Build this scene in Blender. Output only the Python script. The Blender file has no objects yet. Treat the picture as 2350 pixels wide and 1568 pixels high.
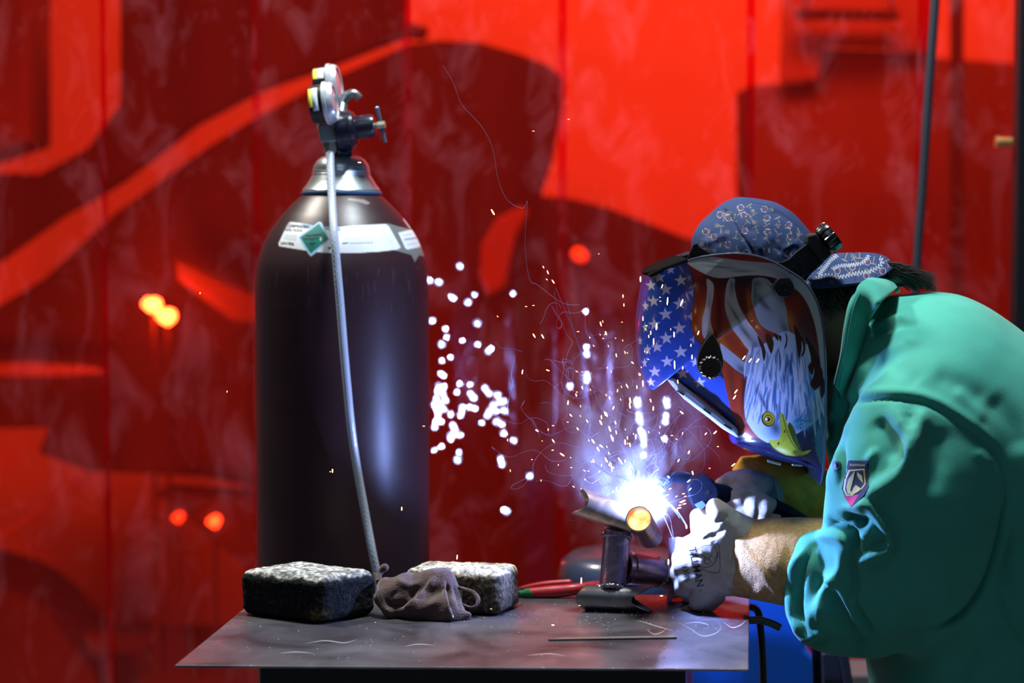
import bpy, bmesh, math, random
import numpy as np
from mathutils import Vector, Matrix, noise as mnoise
from mathutils.bvhtree import BVHTree
random.seed(7); np.random.seed(7)
SC = bpy.context.scene
COL = SC.collection
# ------------------------------------------------------------------ camera
LENS = 70.0
F = LENS / 36.0 * 2350.0
PITCH = math.atan(304.0 / F)
CAM = np.array([0.0, 0.0, 1.37])
FW = np.array([0, math.cos(PITCH), -math.sin(PITCH)])
UP = np.array([0, math.sin(PITCH), math.cos(PITCH)])
RT = np.array([1.0, 0, 0])
cd = bpy.data.cameras.new('camera'); cam = bpy.data.objects.new('camera', cd); COL.objects.link(cam)
cam.location = CAM; cam.rotation_euler = (math.pi / 2 - PITCH, 0, 0)
cd.lens = LENS; cd.sensor_width = 36.0; cd.clip_start = 0.05; cd.clip_end = 60
cd.dof.use_dof = True; cd.dof.focus_distance = 2.50; cd.dof.aperture_fstop = 2.8
SC.camera = cam
# ------------------------------------------------------------------ world, view, lamps
w = bpy.data.worlds.new('world'); SC.world = w; w.use_nodes = True
w.node_tree.nodes['Background'].inputs[0].default_value = (0.35, 0.5, 0.8, 1)
w.node_tree.nodes['Background'].inputs[1].default_value = 0.05
SC.view_settings.view_transform = 'Standard'; SC.view_settings.look = 'None'
SC.view_settings.exposure = 0.0; SC.view_settings.gamma = 1.0
SC.view_settings.use_curve_mapping = False
SC.cycles.use_denoising = True
SC.cycles.max_bounces = 8; SC.cycles.volume_bounces = 0
SC.cycles.transparent_max_bounces = 12
SC.cycles.sample_clamp_indirect = 6.0
SC.cycles.caustics_reflective = False; SC.cycles.caustics_refractive = False

def area(name, loc, target, size, power, color=(1, 1, 1), sy=None, spread=180):
    l = bpy.data.lights.new(name, 'AREA'); l.energy = power; l.color = color
    l.shape = 'RECTANGLE'; l.size = size; l.size_y = sy or size; l.spread = math.radians(spread)
    o = bpy.data.objects.new(name, l); COL.objects.link(o); o.location = loc
    d = Vector(target) - Vector(loc); o.rotation_euler = d.to_track_quat('-Z', 'Y').to_euler()
    return o
# ceiling lamps of booth and hall, plus two added unseen fill lights
area('booth_lamp', (0.22, 2.50, 3.3), (0.35, 2.60, 1.0), 0.28, 74, (0.84, 0.96, 1.0))
area('booth_fill_light', (-0.2, 0.6, 3.2), (0.1, 2.6, 1.0), 1.2, 5.5, (0.62, 0.84, 1.0))  # added frontal fill to lift the helmet side, no such lamp seen
area('booth_back_lamp', (-1.3, 3.25, 3.2), (0.2, 2.65, 1.1), 0.3, 58, (1.0, 0.95, 0.85))
area('hall_lamp', (0.7, 4.1, 3.3), (0.5, 6.4, 1.9), 1.4, 138, (1.0, 0.97, 0.9), 0.6)
area('hall_low_fill', (-1.3, 4.05, 0.25), (-1.0, 6.4, 0.8), 1.4, 30, (1.0, 0.95, 0.88), 0.4)  # added unseen low light that brightens the lower left of the hall wall
ARC_P = 21.0        # watts given off by the arc

# ------------------------------------------------------------------ pixel <-> world authoring helpers
def W(px, py, Y):
    d = RT * ((px - 1175.0) / F) + FW + UP * ((784.0 - py) / F)
    return CAM + d * (Y / d[1])
def PX(v):
    v = np.asarray(v, dtype=np.float64) - CAM
    z = v @ FW
    return np.stack([1175 + F * (v @ RT) / z, 784 - F * (v @ UP) / z], -1)
TT = float(W(1175, 1530, 2.25)[2])          # table top height
def T(px, py, z=None):
    z = TT if z is None else z
    d = RT * ((px - 1175.0) / F) + FW + UP * ((784.0 - py) / F)
    return CAM + d * ((z - CAM[2]) / d[2])
def M(px, Y):                                # pixels -> metres at depth Y
    return px * Y / F

# ------------------------------------------------------------------ materials
MATS = {}
def mat(name, color=(.5, .5, .5), rough=.5, metal=0., spec=.5, bump=0., bscale=200., attr=None, nvar=0., nscale=20.,
        emit=None, estr=0., trans=0., coat=0., sheen=0., rvar=0., stretch=None, detail=4.):
    m = bpy.data.materials.new(name); m.use_nodes = True; nt = m.node_tree; b = nt.nodes['Principled BSDF']
    b.inputs['Base Color'].default_value = (*color, 1); b.inputs['Roughness'].default_value = rough
    b.inputs['Metallic'].default_value = metal; b.inputs['Specular IOR Level'].default_value = spec
    if coat: b.inputs['Coat Weight'].default_value = coat; b.inputs['Coat Roughness'].default_value = .08
    if sheen: b.inputs['Sheen Weight'].default_value = sheen
    if trans: b.inputs['Transmission Weight'].default_value = trans
    if emit: b.inputs['Emission Color'].default_value = (*emit, 1); b.inputs['Emission Strength'].default_value = estr
    tc = nt.nodes.new('ShaderNodeTexCoord'); vec = tc.outputs['Object']
    if stretch:
        mp = nt.nodes.new('ShaderNodeMapping'); mp.inputs['Scale'].default_value = stretch
        nt.links.new(vec, mp.inputs['Vector']); vec = mp.outputs[0]
    src = None
    if attr:
        a = nt.nodes.new('ShaderNodeAttribute'); a.attribute_name = attr; src = a.outputs['Color']
        nt.links.new(src, b.inputs['Base Color'])
    if nvar or rvar:
        n = nt.nodes.new('ShaderNodeTexNoise'); n.inputs['Scale'].default_value = nscale; n.inputs['Detail'].default_value = detail
        nt.links.new(vec, n.inputs['Vector'])
    if nvar:
        hs = nt.nodes.new('ShaderNodeMix'); hs.data_type = 'RGBA'; hs.blend_type = 'MULTIPLY'; hs.inputs[0].default_value = 1
        mr = nt.nodes.new('ShaderNodeMapRange'); mr.inputs[1].default_value = .3; mr.inputs[2].default_value = .7
        mr.inputs[3].default_value = 1 - nvar; mr.inputs[4].default_value = 1 + nvar
        nt.links.new(n.outputs[0], mr.inputs[0]); nt.links.new(mr.outputs[0], hs.inputs[7])
        if src: nt.links.new(src, hs.inputs[6])
        else: hs.inputs[6].default_value = (*color, 1)
        nt.links.new(hs.outputs[2], b.inputs['Base Color'])
    if rvar:
        mr = nt.nodes.new('ShaderNodeMapRange'); mr.inputs[1].default_value = .3; mr.inputs[2].default_value = .7
        mr.inputs[3].default_value = max(.02, rough - rvar); mr.inputs[4].default_value = rough + rvar
        nt.links.new(n.outputs[0], mr.inputs[0]); nt.links.new(mr.outputs[0], b.inputs['Roughness'])
    if bump:
        n2 = nt.nodes.new('ShaderNodeTexNoise'); n2.inputs['Scale'].default_value = bscale; n2.inputs['Detail'].default_value = 3
        nt.links.new(vec, n2.inputs['Vector'])
        bp = nt.nodes.new('ShaderNodeBump'); bp.inputs['Strength'].default_value = min(1, bump); bp.inputs['Distance'].default_value = .001 * max(1, bump)
        nt.links.new(n2.outputs[0], bp.inputs['Height']); nt.links.new(bp.outputs[0], b.inputs['Normal'])
    MATS[name] = m
    return m

# ------------------------------------------------------------------ object helpers
def tag(o, label=None, cat=None, group=None, kind=None):
    if label: o['label'] = label
    if cat: o['category'] = cat
    if group: o['group'] = group
    if kind: o['kind'] = kind
    return o
def empty(name, loc, label, cat, group=None):
    o = bpy.data.objects.new(name, None); COL.objects.link(o); o.location = Vector(loc); o.empty_display_size = .02
    return tag(o, label, cat, group)
def mk(name, V, Fc, m, parent=None, smooth=True, col=None, loc=None):
    """mesh object; V in world coords. origin at loc or at the parent's location"""
    V = np.asarray(V, dtype=np.float32)
    org = np.zeros(3)
    if parent is not None:
        p = parent
        while p is not None: org = org + np.array(p.location); p = p.parent
    loc = np.array(loc) if loc is not None else (np.zeros(3) if parent is not None else np.array([V[:, 0].mean(), V[:, 1].mean(), V[:, 2].min()]))
    V2 = V - (org + (loc if parent is None else 0)).astype(np.float32)
    me = bpy.data.meshes.new(name)
    if isinstance(Fc, np.ndarray):
        n = Fc.shape[0]; k = Fc.shape[1]
        me.vertices.add(len(V2)); me.vertices.foreach_set('co', V2.ravel())
        me.loops.add(n * k); me.loops.foreach_set('vertex_index', Fc.astype(np.int32).ravel())
        me.polygons.add(n); me.polygons.foreach_set('loop_start', np.arange(0, n * k, k, dtype=np.int32))
        try: me.polygons.foreach_set('loop_total', np.full(n, k, dtype=np.int32))
        except Exception: pass
        me.update(calc_edges=True); me.validate()
    else:
        me.from_pydata([tuple(map(float, v)) for v in V2], [], [list(f) for f in Fc]); me.update()
    if smooth: me.polygons.foreach_set('use_smooth', np.ones(len(me.polygons), dtype=bool))
    if col is not None:
        a = me.color_attributes.new('col', 'FLOAT_COLOR', 'POINT')
        c = np.ones((len(V2), 4), np.float32); c[:, :3] = col; a.data.foreach_set('color', c.ravel())
    if m is not None: me.materials.append(m)
    o = bpy.data.objects.new(name, me); COL.objects.link(o)
    if parent is not None: o.parent = parent
    else: o.location = Vector(loc)
    return o
class MB:
    """collects shapes into one mesh"""
    def __init__(s): s.V = []; s.F = []; s.n = 0
    def add(s, V, Fc):
        V = np.asarray(V, float); s.V.append(V); s.F += [[i + s.n for i in f] for f in Fc]; s.n += len(V)
    def box(s, c, h, R=None):
        P = np.array([[x, y, z] for x in (-1, 1) for y in (-1, 1) for z in (-1, 1)], float) * np.array(h)
        if R is not None: P = P @ np.array(R).T
        s.add(P + np.array(c), [(0, 1, 3, 2), (4, 6, 7, 5), (0, 4, 5, 1), (2, 3, 7, 6), (0, 2, 6, 4), (1, 5, 7, 3)])
    def cyl(s, a, b, ra, rb=None, n=24, cap=True):
        s.tube([a, b], [ra, ra if rb is None else rb], n, cap)
    def tube(s, pts, rs, n=12, cap=True):
        pts = [np.array(p, float) for p in pts]
        if np.isscalar(rs): rs = [rs] * len(pts)
        ref = None; V = []
        for i, p in enumerate(pts):
            t = pts[min(i + 1, len(pts) - 1)] - pts[max(i - 1, 0)]; t = t / (np.linalg.norm(t) + 1e-12)
            if ref is None:
                ref = np.cross(t, [0, 0, 1.0]) if abs(t[2]) < .9 else np.cross(t, [1.0, 0, 0])
            u = ref - t * (ref @ t); u /= np.linalg.norm(u) + 1e-12; ref = u; v = np.cross(t, u)
            for k in range(n):
                a = 2 * math.pi * k / n; V.append(p + rs[i] * (u * math.cos(a) + v * math.sin(a)))
        Fc = [[i * n + k, i * n + (k + 1) % n, (i + 1) * n + (k + 1) % n, (i + 1) * n + k] for i in range(len(pts) - 1) for k in range(n)]
        if cap: Fc += [list(range(n))[::-1], [(len(pts) - 1) * n + k for k in range(n)]]
        s.add(V, Fc)
    def lathe(s, c, axis, prof, n=48):
        """prof: list of (distance along axis, radius)"""
        axis = np.array(axis, float); axis /= np.linalg.norm(axis)
        u = np.cross(axis, [0, 0, 1.0]) if abs(axis[2]) < .9 else np.cross(axis, [1.0, 0, 0]); u /= np.linalg.norm(u); v = np.cross(axis, u)
        V = []
        for (h, r) in prof:
            for k in range(n):
                a = 2 * math.pi * k / n; V.append(np.array(c) + axis * h + r * (u * math.cos(a) + v * math.sin(a)))
        m_ = len(prof)
        Fc = [[i * n + k, i * n + (k + 1) % n, (i + 1) * n + (k + 1) % n, (i + 1) * n + k] for i in range(m_ - 1) for k in range(n)]
        Fc += [list(range(n))[::-1], [(m_ - 1) * n + k for k in range(n)]]
        s.add(V, Fc)
    def prism(s, pts, Y, th, zfun=None):
        """outline in picture px at depth Y, with real thickness th away from it"""
        A = [W(x, y, Y) for x, y in pts]; d = np.array([0, th, 0]); n = len(pts)
        s.add(A + [a + d for a in A], [list(range(n)), list(range(2 * n - 1, n - 1, -1))] + [[i, (i + 1) % n, n + (i + 1) % n, n + i][::-1] for i in range(n)])
    def sphere(s, c, r, n=12, sc=(1, 1, 1)):
        V = []; 
        for i in range(n + 1):
            th = math.pi * i / n
            for k in range(2 * n):
                a = math.pi * k / n
                V.append(np.array(c) + r * np.array([math.sin(th) * math.cos(a), math.sin(th) * math.sin(a), math.cos(th)]) * sc)
        Fc = [[i * 2 * n + k, i * 2 * n + (k + 1) % (2 * n), (i + 1) * 2 * n + (k + 1) % (2 * n), (i + 1) * 2 * n + k][::-1] for i in range(n) for k in range(2 * n)]
        s.add(V, Fc)
    def build(s, name, m, parent=None, smooth=True, bevel=0., loc=None, seg=2):
        o = mk(name, np.concatenate(s.V), s.F, m, parent, smooth, loc=loc)
        if bevel:
            b = o.modifiers.new('b', 'BEVEL'); b.width = bevel; b.segments = seg; b.limit_method = 'ANGLE'; b.angle_limit = math.radians(35)
        if smooth:
            try:
                o.data.polygons.foreach_set('use_smooth', np.ones(len(o.data.polygons), dtype=bool))
                e = o.modifiers.new('e', 'EDGE_SPLIT') if not bevel else o.modifiers.new('w', 'WEIGHTED_NORMAL')
                if not bevel: e.split_angle = math.radians(40)
            except Exception: pass
        return o

def spline(pts, n=8, closed=False):
    P = np.array(pts, float); out = []; N = len(P)
    rng = range(N) if closed else range(N - 1)
    for i in rng:
        p0 = P[(i - 1) % N] if (closed or i > 0) else P[i]; p1 = P[i]; p2 = P[(i + 1) % N]; p3 = P[(i + 2) % N] if (closed or i + 2 < N) else P[(i + 1) % N]
        for k in range(n):
            t = k / n; out.append(.5 * ((2 * p1) + (-p0 + p2) * t + (2 * p0 - 5 * p1 + 4 * p2 - p3) * t * t + (-p0 + 3 * p1 - 3 * p2 + p3) * t ** 3))
    if not closed: out.append(P[-1])
    return np.array(out)

# ------------------------------------------------------------------ signed-distance modelling
def surfnet(sd, lo, vox):
    s = sd < 0; nx, ny, nz = sd.shape
    off = [(i, j, k) for i in (0, 1) for j in (0, 1) for k in (0, 1)]
    cnt = np.zeros((nx - 1, ny - 1, nz - 1), np.int8)
    for i, j, k in off: cnt += s[i:nx - 1 + i, j:ny - 1 + j, k:nz - 1 + k]
    mask = (cnt > 0) & (cnt < 8); cells = np.argwhere(mask)
    idx = -np.ones(mask.shape, np.int64); idx[mask] = np.arange(len(cells))
    acc = np.zeros((len(cells), 3)); num = np.zeros(len(cells))
    for a in off:
        for ax in range(3):
            if a[ax] == 0:
                b = list(a); b[ax] = 1
                va = sd[cells[:, 0] + a[0], cells[:, 1] + a[1], cells[:, 2] + a[2]]; vb = sd[cells[:, 0] + b[0], cells[:, 1] + b[1], cells[:, 2] + b[2]]
                cr = (va < 0) != (vb < 0); t = np.where(cr, va / np.where(va == vb, 1, va - vb), 0)
                p = np.array(a, float)[None, :].repeat(len(cells), 0); p[:, ax] += t
                acc[cr] += p[cr]; num[cr] += 1
    V = np.array(lo) + vox * (cells + acc / num[:, None])
    Fs = []
    for ax in range(3):
        o1, o2 = [(1, 2), (2, 0), (0, 1)][ax]
        sl0 = [slice(None)] * 3; sl1 = [slice(None)] * 3; sl0[ax] = slice(0, -1); sl1[ax] = slice(1, None)
        ch = s[tuple(sl0)] != s[tuple(sl1)]
        E = np.argwhere(ch); E = E[(E[:, o1] > 0) & (E[:, o2] > 0) & (E[:, o1] < sd.shape[o1] - 1) & (E[:, o2] < sd.shape[o2] - 1)]
        if not len(E): continue
        ins = s[E[:, 0], E[:, 1], E[:, 2]]
        q = []
        for d1, d2 in ((-1, -1), (0, -1), (0, 0), (-1, 0)):
            c = E.copy(); c[:, o1] += d1; c[:, o2] += d2; q.append(idx[c[:, 0], c[:, 1], c[:, 2]])
        q = np.stack(q, 1); q[~ins] = q[~ins][:, ::-1]; Fs.append(q)
    return V, np.concatenate(Fs)
def rcone(P, a, b, ra, rb, sc=(1, 1, 1)):
    a = np.array(a, np.float32); b = np.array(b, np.float32); sc = np.array(sc, np.float32)
    ba = (b - a); q = [(P[i] - a[i]) for i in range(3)]
    L = float(ba @ ba) + 1e-12
    t = np.clip((q[0] * ba[0] + q[1] * ba[1] + q[2] * ba[2]) / L, 0, 1)
    d = np.sqrt(sum(((q[i] - t * ba[i]) / sc[i]) ** 2 for i in range(3)))
    return (d - (ra + t * (rb - ra))) * float(min(1, sc.min()) if sc.min() < 1 else 1)
def smin(a, b, k):
    if k <= 0: return np.minimum(a, b)
    h = np.clip(.5 + .5 * (b - a) / k, 0, 1)
    return b + (a - b) * h - k * h * (1 - h)
def grid(lo, hi, vox):
    ax = [np.arange(lo[i], hi[i] + vox, vox, dtype=np.float32) for i in range(3)]
    return (ax[0][:, None, None], ax[1][None, :, None], ax[2][None, None, :])
def chain(nodes, sc=(1, 1, 1)):
    """nodes: (px,py,Y,r_px) -> list of rcone args"""
    out = []
    for i in range(len(nodes) - 1):
        a, b = nodes[i], nodes[i + 1]
        out.append((W(*a[:3]), W(*b[:3]), M(a[3], a[2]), M(b[3], b[2]), sc))
    return out
def sdf_build(groups, vox, pad=.012, k=.006):
    """groups: list of (list_of_rcones, k_inside); groups joined with k"""
    pts = [c for g, _ in groups for r in g for c in ((r[0], r[2], r[4]), (r[1], r[3], r[4]))]
    lo = np.min([p - np.array(s_) * r - pad for p, r, s_ in pts], 0); hi = np.max([p + np.array(s_) * r + pad for p, r, s_ in pts], 0)
    P = grid(lo, hi, vox); tot = None
    for g, kk in groups:
        d = None
        for r in g:
            x = rcone(P, *r); d = x if d is None else smin(d, x, kk)
        tot = d if tot is None else smin(tot, d, k)
    return surfnet(tot, lo, vox)
def vnormals(V, Fq):
    n = np.cross(V[Fq[:, 2]] - V[Fq[:, 0]], V[Fq[:, 3]] - V[Fq[:, 1]]) if Fq.shape[1] == 4 else np.cross(V[Fq[:, 1]] - V[Fq[:, 0]], V[Fq[:, 2]] - V[Fq[:, 0]])
    N = np.zeros_like(V)
    for k in range(Fq.shape[1]): 
        for c in range(3): N[:, c] += np.bincount(Fq[:, k], n[:, c], len(V))
    return N / (np.linalg.norm(N, axis=1, keepdims=True) + 1e-12)
def relax(V, Fq, it=2, f=.5):
    for _ in range(it):
        S = np.zeros_like(V); C = np.zeros(len(V)); k = Fq.shape[1]
        for i in range(k):
            j = (i + 1) % k
            for c in range(3): S[:, c] += np.bincount(Fq[:, i], V[Fq[:, j], c], len(V)) + np.bincount(Fq[:, j], V[Fq[:, i], c], len(V))
            C += np.bincount(Fq[:, i], minlength=len(V)) + np.bincount(Fq[:, j], minlength=len(V))
        V = V + f * (S / C[:, None] - V)
    return V
def segdist(Q, poly):
    """distance from px points Q to polyline and the parameter along it 0..1"""
    poly = np.array(poly, float); best = np.full(len(Q), 1e9); par = np.zeros(len(Q)); side = np.zeros(len(Q))
    L = np.r_[0, np.cumsum(np.linalg.norm(np.diff(poly, axis=0), axis=1))]
    for i in range(len(poly) - 1):
        a, b = poly[i], poly[i + 1]; ab = b - a; t = np.clip(((Q - a) @ ab) / (ab @ ab + 1e-9), 0, 1)
        d = np.linalg.norm(Q - a - t[:, None] * ab, axis=1); m = d < best
        best[m] = d[m]; par[m] = ((L[i] + t * (L[i + 1] - L[i])) / L[-1])[m]
        side[m] = np.sign(ab[0] * (Q[:, 1] - a[1]) - ab[1] * (Q[:, 0] - a[0]))[m]
    return best, par, side
def sculpt(V, Fq, strokes, facing=True, toward=None):
    """strokes: (polyline px, width px, height mm[, 'step'])"""
    N = vnormals(V, Fq); Q = PX(V); D = np.zeros(len(V))
    view = (CAM - V); view /= np.linalg.norm(view, axis=1, keepdims=True)
    fac = np.clip((N * view).sum(1) * 2.5 + .3, 0, 1) if facing else 1
    for st in strokes:
        pl = spline(st[0], 6) if len(st[0]) > 2 else np.array(st[0], float)
        bb0 = pl.min(0) - st[1] * 4; bb1 = pl.max(0) + st[1] * 4
        sel = np.where((Q > bb0).all(1) & (Q < bb1).all(1))[0]
        if not len(sel): continue
        d, par, side = segdist(Q[sel], pl)
        taper = np.clip(np.minimum(par, 1 - par) * 5 + .12, 0, 1) if not (len(st) > 4 and st[4] == 'full') else 1
        if len(st) > 3 and st[3] == 'step':      # raised on the left side of the stroke, falling off slowly
            h = np.where(side > 0, np.exp(-(d / (st[1] * 3.2)) ** 2), np.exp(-(d / (st[1] * .45)) ** 2))
        else: h = np.exp(-(d / st[1]) ** 2)
        D[sel] += st[2] * .001 * h * taper
    return V + N * (D * fac)[:, None]
def fbm(P, s, o=3):
    out = np.zeros(len(P)); a = 1.
    for k in range(o):
        f = s * 2 ** k
        out += a * np.array([mnoise.noise((p[0] * f + 7 * k, p[1] * f, p[2] * f)) for p in P]); a *= .5
    return out

# ------------------------------------------------------------------ painting flat printed artwork into colour attributes
class Canvas:
    def __init__(s, x0, y0, x1, y1, base, k=2):
        s.x0, s.y0, s.k = x0, y0, k; s.w = int((x1 - x0) * k); s.h = int((y1 - y0) * k)
        s.im = np.ones((s.h, s.w, 3), np.float32) * np.array(base, np.float32)
        gy, gx = np.mgrid[0:s.h, 0:s.w]; s.gx = gx / k + x0; s.gy = gy / k + y0
    def _bb(s, P, pad=2):
        P = np.array(P); a = ((P.min(0) - pad - (s.x0, s.y0)) * s.k).astype(int); b = ((P.max(0) + pad - (s.x0, s.y0)) * s.k).astype(int)
        return max(0, a[0]), max(0, a[1]), min(s.w, b[0] + 1), min(s.h, b[1] + 1)
    def _blend(s, bb, a, c):
        x0, y0, x1, y1 = bb
        if x1 <= x0 or y1 <= y0: return
        s.im[y0:y1, x0:x1] = s.im[y0:y1, x0:x1] * (1 - a[..., None]) + np.array(c, np.float32) * a[..., None]
    def poly(s, pts, c, alpha=1., smooth=False):
        if smooth: pts = spline(pts, 6, True)
        bb = s._bb(pts); x0, y0, x1, y1 = bb
        if x1 <= x0 or y1 <= y0: return
        X = s.gx[y0:y1, x0:x1]; Y = s.gy[y0:y1, x0:x1]; ins = np.zeros(X.shape, bool)
        P = np.array(pts, float)
        for i in range(len(P)):
            ax, ay = P[i]; bx, by = P[(i + 1) % len(P)]
            if ay == by: continue
            ins ^= ((ay > Y) != (by > Y)) & (X < (bx - ax) * (Y - ay) / (by - ay) + ax)
        s._blend(bb, ins * float(alpha), c)
    def blob(s, x, y, rx, ry, c, alpha=1., ang=0., hard=False):
        bb = s._bb([(x - 2.4 * max(rx, ry), y - 2.4 * max(rx, ry)), (x + 2.4 * max(rx, ry), y + 2.4 * max(rx, ry))]); x0, y0, x1, y1 = bb
        if x1 <= x0 or y1 <= y0: return
        X = s.gx[y0:y1, x0:x1] - x; Y = s.gy[y0:y1, x0:x1] - y; ca, sa = math.cos(ang), math.sin(ang)
        u = (X * ca + Y * sa) / rx; v = (-X * sa + Y * ca) / ry; r2 = u * u + v * v
        s._blend(bb, (np.clip((1 - r2) * 4, 0, 1) if hard else np.exp(-r2)) * alpha, c)
    def line(s, pts, wd, c, alpha=1., taper=False, sm=True):
        pl = spline(pts, 6) if (len(pts) > 2 and sm) else np.array(pts, float)
        bb = s._bb(pl, wd + 2); x0, y0, x1, y1 = bb
        if x1 <= x0 or y1 <= y0: return
        Q = np.stack([s.gx[y0:y1, x0:x1].ravel(), s.gy[y0:y1, x0:x1].ravel()], 1)
        d, par, _ = segdist(Q, pl); ww = wd * (np.sin(np.clip(par, 0, 1) * math.pi) ** .7 + .05 if taper else 1)
        a = np.clip((ww / 2 - d) * s.k * .7 + .5, 0, 1) * alpha
        s._blend(bb, a.reshape(y1 - y0, x1 - x0), c)
    def sample(s, Q):
        if not getattr(s, 'aa', 0):
            p = np.pad(s.im, ((1, 1), (1, 1), (0, 0)), 'edge'); s.im = sum(p[a:a + s.h, c:c + s.w] * w_ for a, wa in ((0, 1), (1, 2), (2, 1)) for c, wc in ((0, 1), (1, 2), (2, 1)) for w_ in (wa * wc / 16.,)); s.aa = 1
        u = np.clip((Q[:, 0] - s.x0) * s.k, 0, s.w - 1.001); v = np.clip((Q[:, 1] - s.y0) * s.k, 0, s.h - 1.001)
        i = u.astype(int); j = v.astype(int); fu = (u - i)[:, None]; fv = (v - j)[:, None]
        i1 = np.minimum(i + 1, s.w - 1); j1 = np.minimum(j + 1, s.h - 1)
        return (s.im[j, i] * (1 - fu) + s.im[j, i1] * fu) * (1 - fv) + (s.im[j1, i] * (1 - fu) + s.im[j1, i1] * fu) * fv

def text_mesh(txt, size, bold=0.):
    """2-D verts (x right, y up, centred) and triangles of a string"""
    c = bpy.data.curves.new('t', 'FONT'); c.body = txt; c.size = size; c.align_x = 'CENTER'; c.align_y = 'CENTER'; c.offset = bold
    o = bpy.data.objects.new('t', c); COL.objects.link(o)
    dg = bpy.context.evaluated_depsgraph_get(); me = bpy.data.meshes.new_from_object(o.evaluated_get(dg))
    bm = bmesh.new(); bm.from_mesh(me); bmesh.ops.triangulate(bm, faces=bm.faces[:])
    for _ in range(1): bmesh.ops.subdivide_edges(bm, edges=[e for e in bm.edges if e.calc_length() > size * .25], cuts=1)
    bmesh.ops.triangulate(bm, faces=bm.faces[:])
    V = np.array([v.co[:] for v in bm.verts]); bm.verts.index_update(); Fc = [[v.index for v in f.verts] for f in bm.faces]; bm.free()
    bpy.data.objects.remove(o); bpy.data.curves.remove(c); bpy.data.meshes.remove(me)
    return V, Fc
def decal(name, V2, Fc, target_VF, m, parent, lift=.0006):
    """printed mark: px outline laid on a surface"""
    tv, tf = target_VF
    bvh = BVHTree.FromPolygons([Vector(v) for v in tv], [list(map(int, f)) for f in tf])
    out = []
    last = 2.5
    for (x, y) in V2:
        d = Vector(W(x, y, 1.0) - CAM).normalized(); hit = bvh.ray_cast(Vector(CAM), d)
        if hit[0] is not None: p = hit[0] - d * lift; last = (hit[0] - Vector(CAM)).length
        else: p = Vector(CAM) + d * (last - lift)
        out.append(p)
    return mk(name, np.array(out), Fc, m, parent, smooth=False)
def text_px(txt, cx, cy, size, ang=0., bold=0., sx=1.):
    V, Fc = text_mesh(txt, size, bold); a = math.radians(ang); x = V[:, 0] * sx; y = -V[:, 1]
    return np.stack([cx + x * math.cos(a) - y * math.sin(a), cy + x * math.sin(a) + y * math.cos(a)], 1), Fc
# ================================================================== THE SETTING
ARC = W(1487, 1154, 2.548)
m_floor = mat('floor_concrete', (.16, .16, .165), .7, nvar=.25, nscale=3)
b = MB(); b.box((0, 4, -.05), (4, 4.6, .05)); tag(b.build('floor', m_floor, smooth=False), kind='structure')
m_wall = mat('hall_wall_paint', (.78, .76, .74), .85, nvar=.05, nscale=1.5)
b = MB(); b.box((0, 6.55, 1.75), (4, .05, 1.75)); tag(b.build('wall_back', m_wall, smooth=False), kind='structure')
m_ceil = mat('ceiling_paint', (.05, .05, .055), .9)
b = MB(); b.box((0, 4, 3.55), (4, 4.6, .05)); tag(b.build('ceiling', m_ceil, smooth=False), kind='structure')

# ---- stand-in bodies for dark and pale areas behind the curtain; then work lamps
dk = mat('dark_backdrop_tone', (.030, .022, .022), .8, nvar=.25, nscale=2)  # these albedo levels stand in for how bright each area appears
md = mat('mid_backdrop_tone', (.13, .10, .09), .7, nvar=.3, nscale=2.5)
lt = mat('pale_backdrop_tone', (.26, .2, .17), .8, nvar=.25, nscale=1.5)
def stand(o, px, py, Y, r=.006):
    c = W(px, py, Y); b = MB(); b.cyl((c[0], Y + .03, 0), (c[0], Y + .03, c[2]), r, n=8); b.cyl((c[0], Y + .03, 0), (c[0], Y + .03, .02), .03, n=20); b.build('stand', dk, o)
def back(name, pts, Y, th, m, label, cat, st=None):
    b = MB(); b.prism(pts, Y, th); o = b.build(name, m, smooth=False, bevel=.01)
    if st: stand(o, *st, Y + th)
    return tag(o, label, cat)
back('domed_silhouette', [(940, 100), (1010, 92), (1100, 96), (1190, 122), (1260, 150), (1293, 178), (1292, 240), (1268, 370), (1240, 450), (1310, 455), (1400, 478), (1560, 540), (1735, 600),
      (1735, 1900), (602, 1900), (602, 1122), (470, 1096), (310, 1088), (200, 1082), (85, 1040), (112, 982), (0, 985), (-90, 970), (-90, 745), (0, 700), (100, 640), (260, 492), (480, 334), (600, 262), (740, 188)],
     5.25, .30, dk, 'huge dark silhouette with a domed top, seen through the red curtain', 'machine')
back('sloping_silhouette', [(275, -120), (945, -120), (930, 50), (985, 62), (975, 92), (930, 86), (740, 160), (600, 208), (450, 288), (280, 420), (140, 500), (0, 600), (-90, 640), (-90, 395), (90, 400), (200, 340), (275, 240)],
     5.30, .05, dk, 'dark sloping silhouette above the diagonal red band, behind the curtain', 'canopy')
back('corner_silhouette', [(-90, -120), (58, -120), (60, 330), (-90, 380)], 5.4, .3, md, 'dark silhouette behind the curtain at the upper left corner of the photo', 'locker')
back('rounded_silhouette', [(-90, 1315), (0, 1340), (60, 1370), (110, 1410), (170, 1480), (215, 1545), (260, 1640), (-90, 1700)], 5.32, .4, dk, 'rounded dark silhouette behind the curtain at the lower left corner of the photo', 'drum')
back('block_silhouette', [(190, 1450), (360, 1458), (330, 1500), (205, 1505)], 5.32, .08, dk, 'small dark block behind the curtain left of the table edge', 'block')
back('prop_bar', [(-90, 1262), (0, 1212), (200, 1086), (214, 1094), (0, 1250), (-90, 1300)], 5.2, .03, md, 'thin slanting bar behind the curtain at the lower left', 'bar')
back('wedge_silhouette', [(350, 1134), (470, 1140), (602, 1148), (602, 1312), (560, 1300), (430, 1190)], 5.1, .2, dk, 'dark wedge shaped silhouette behind the curtain left of the gas cylinder', 'skirt')
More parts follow.
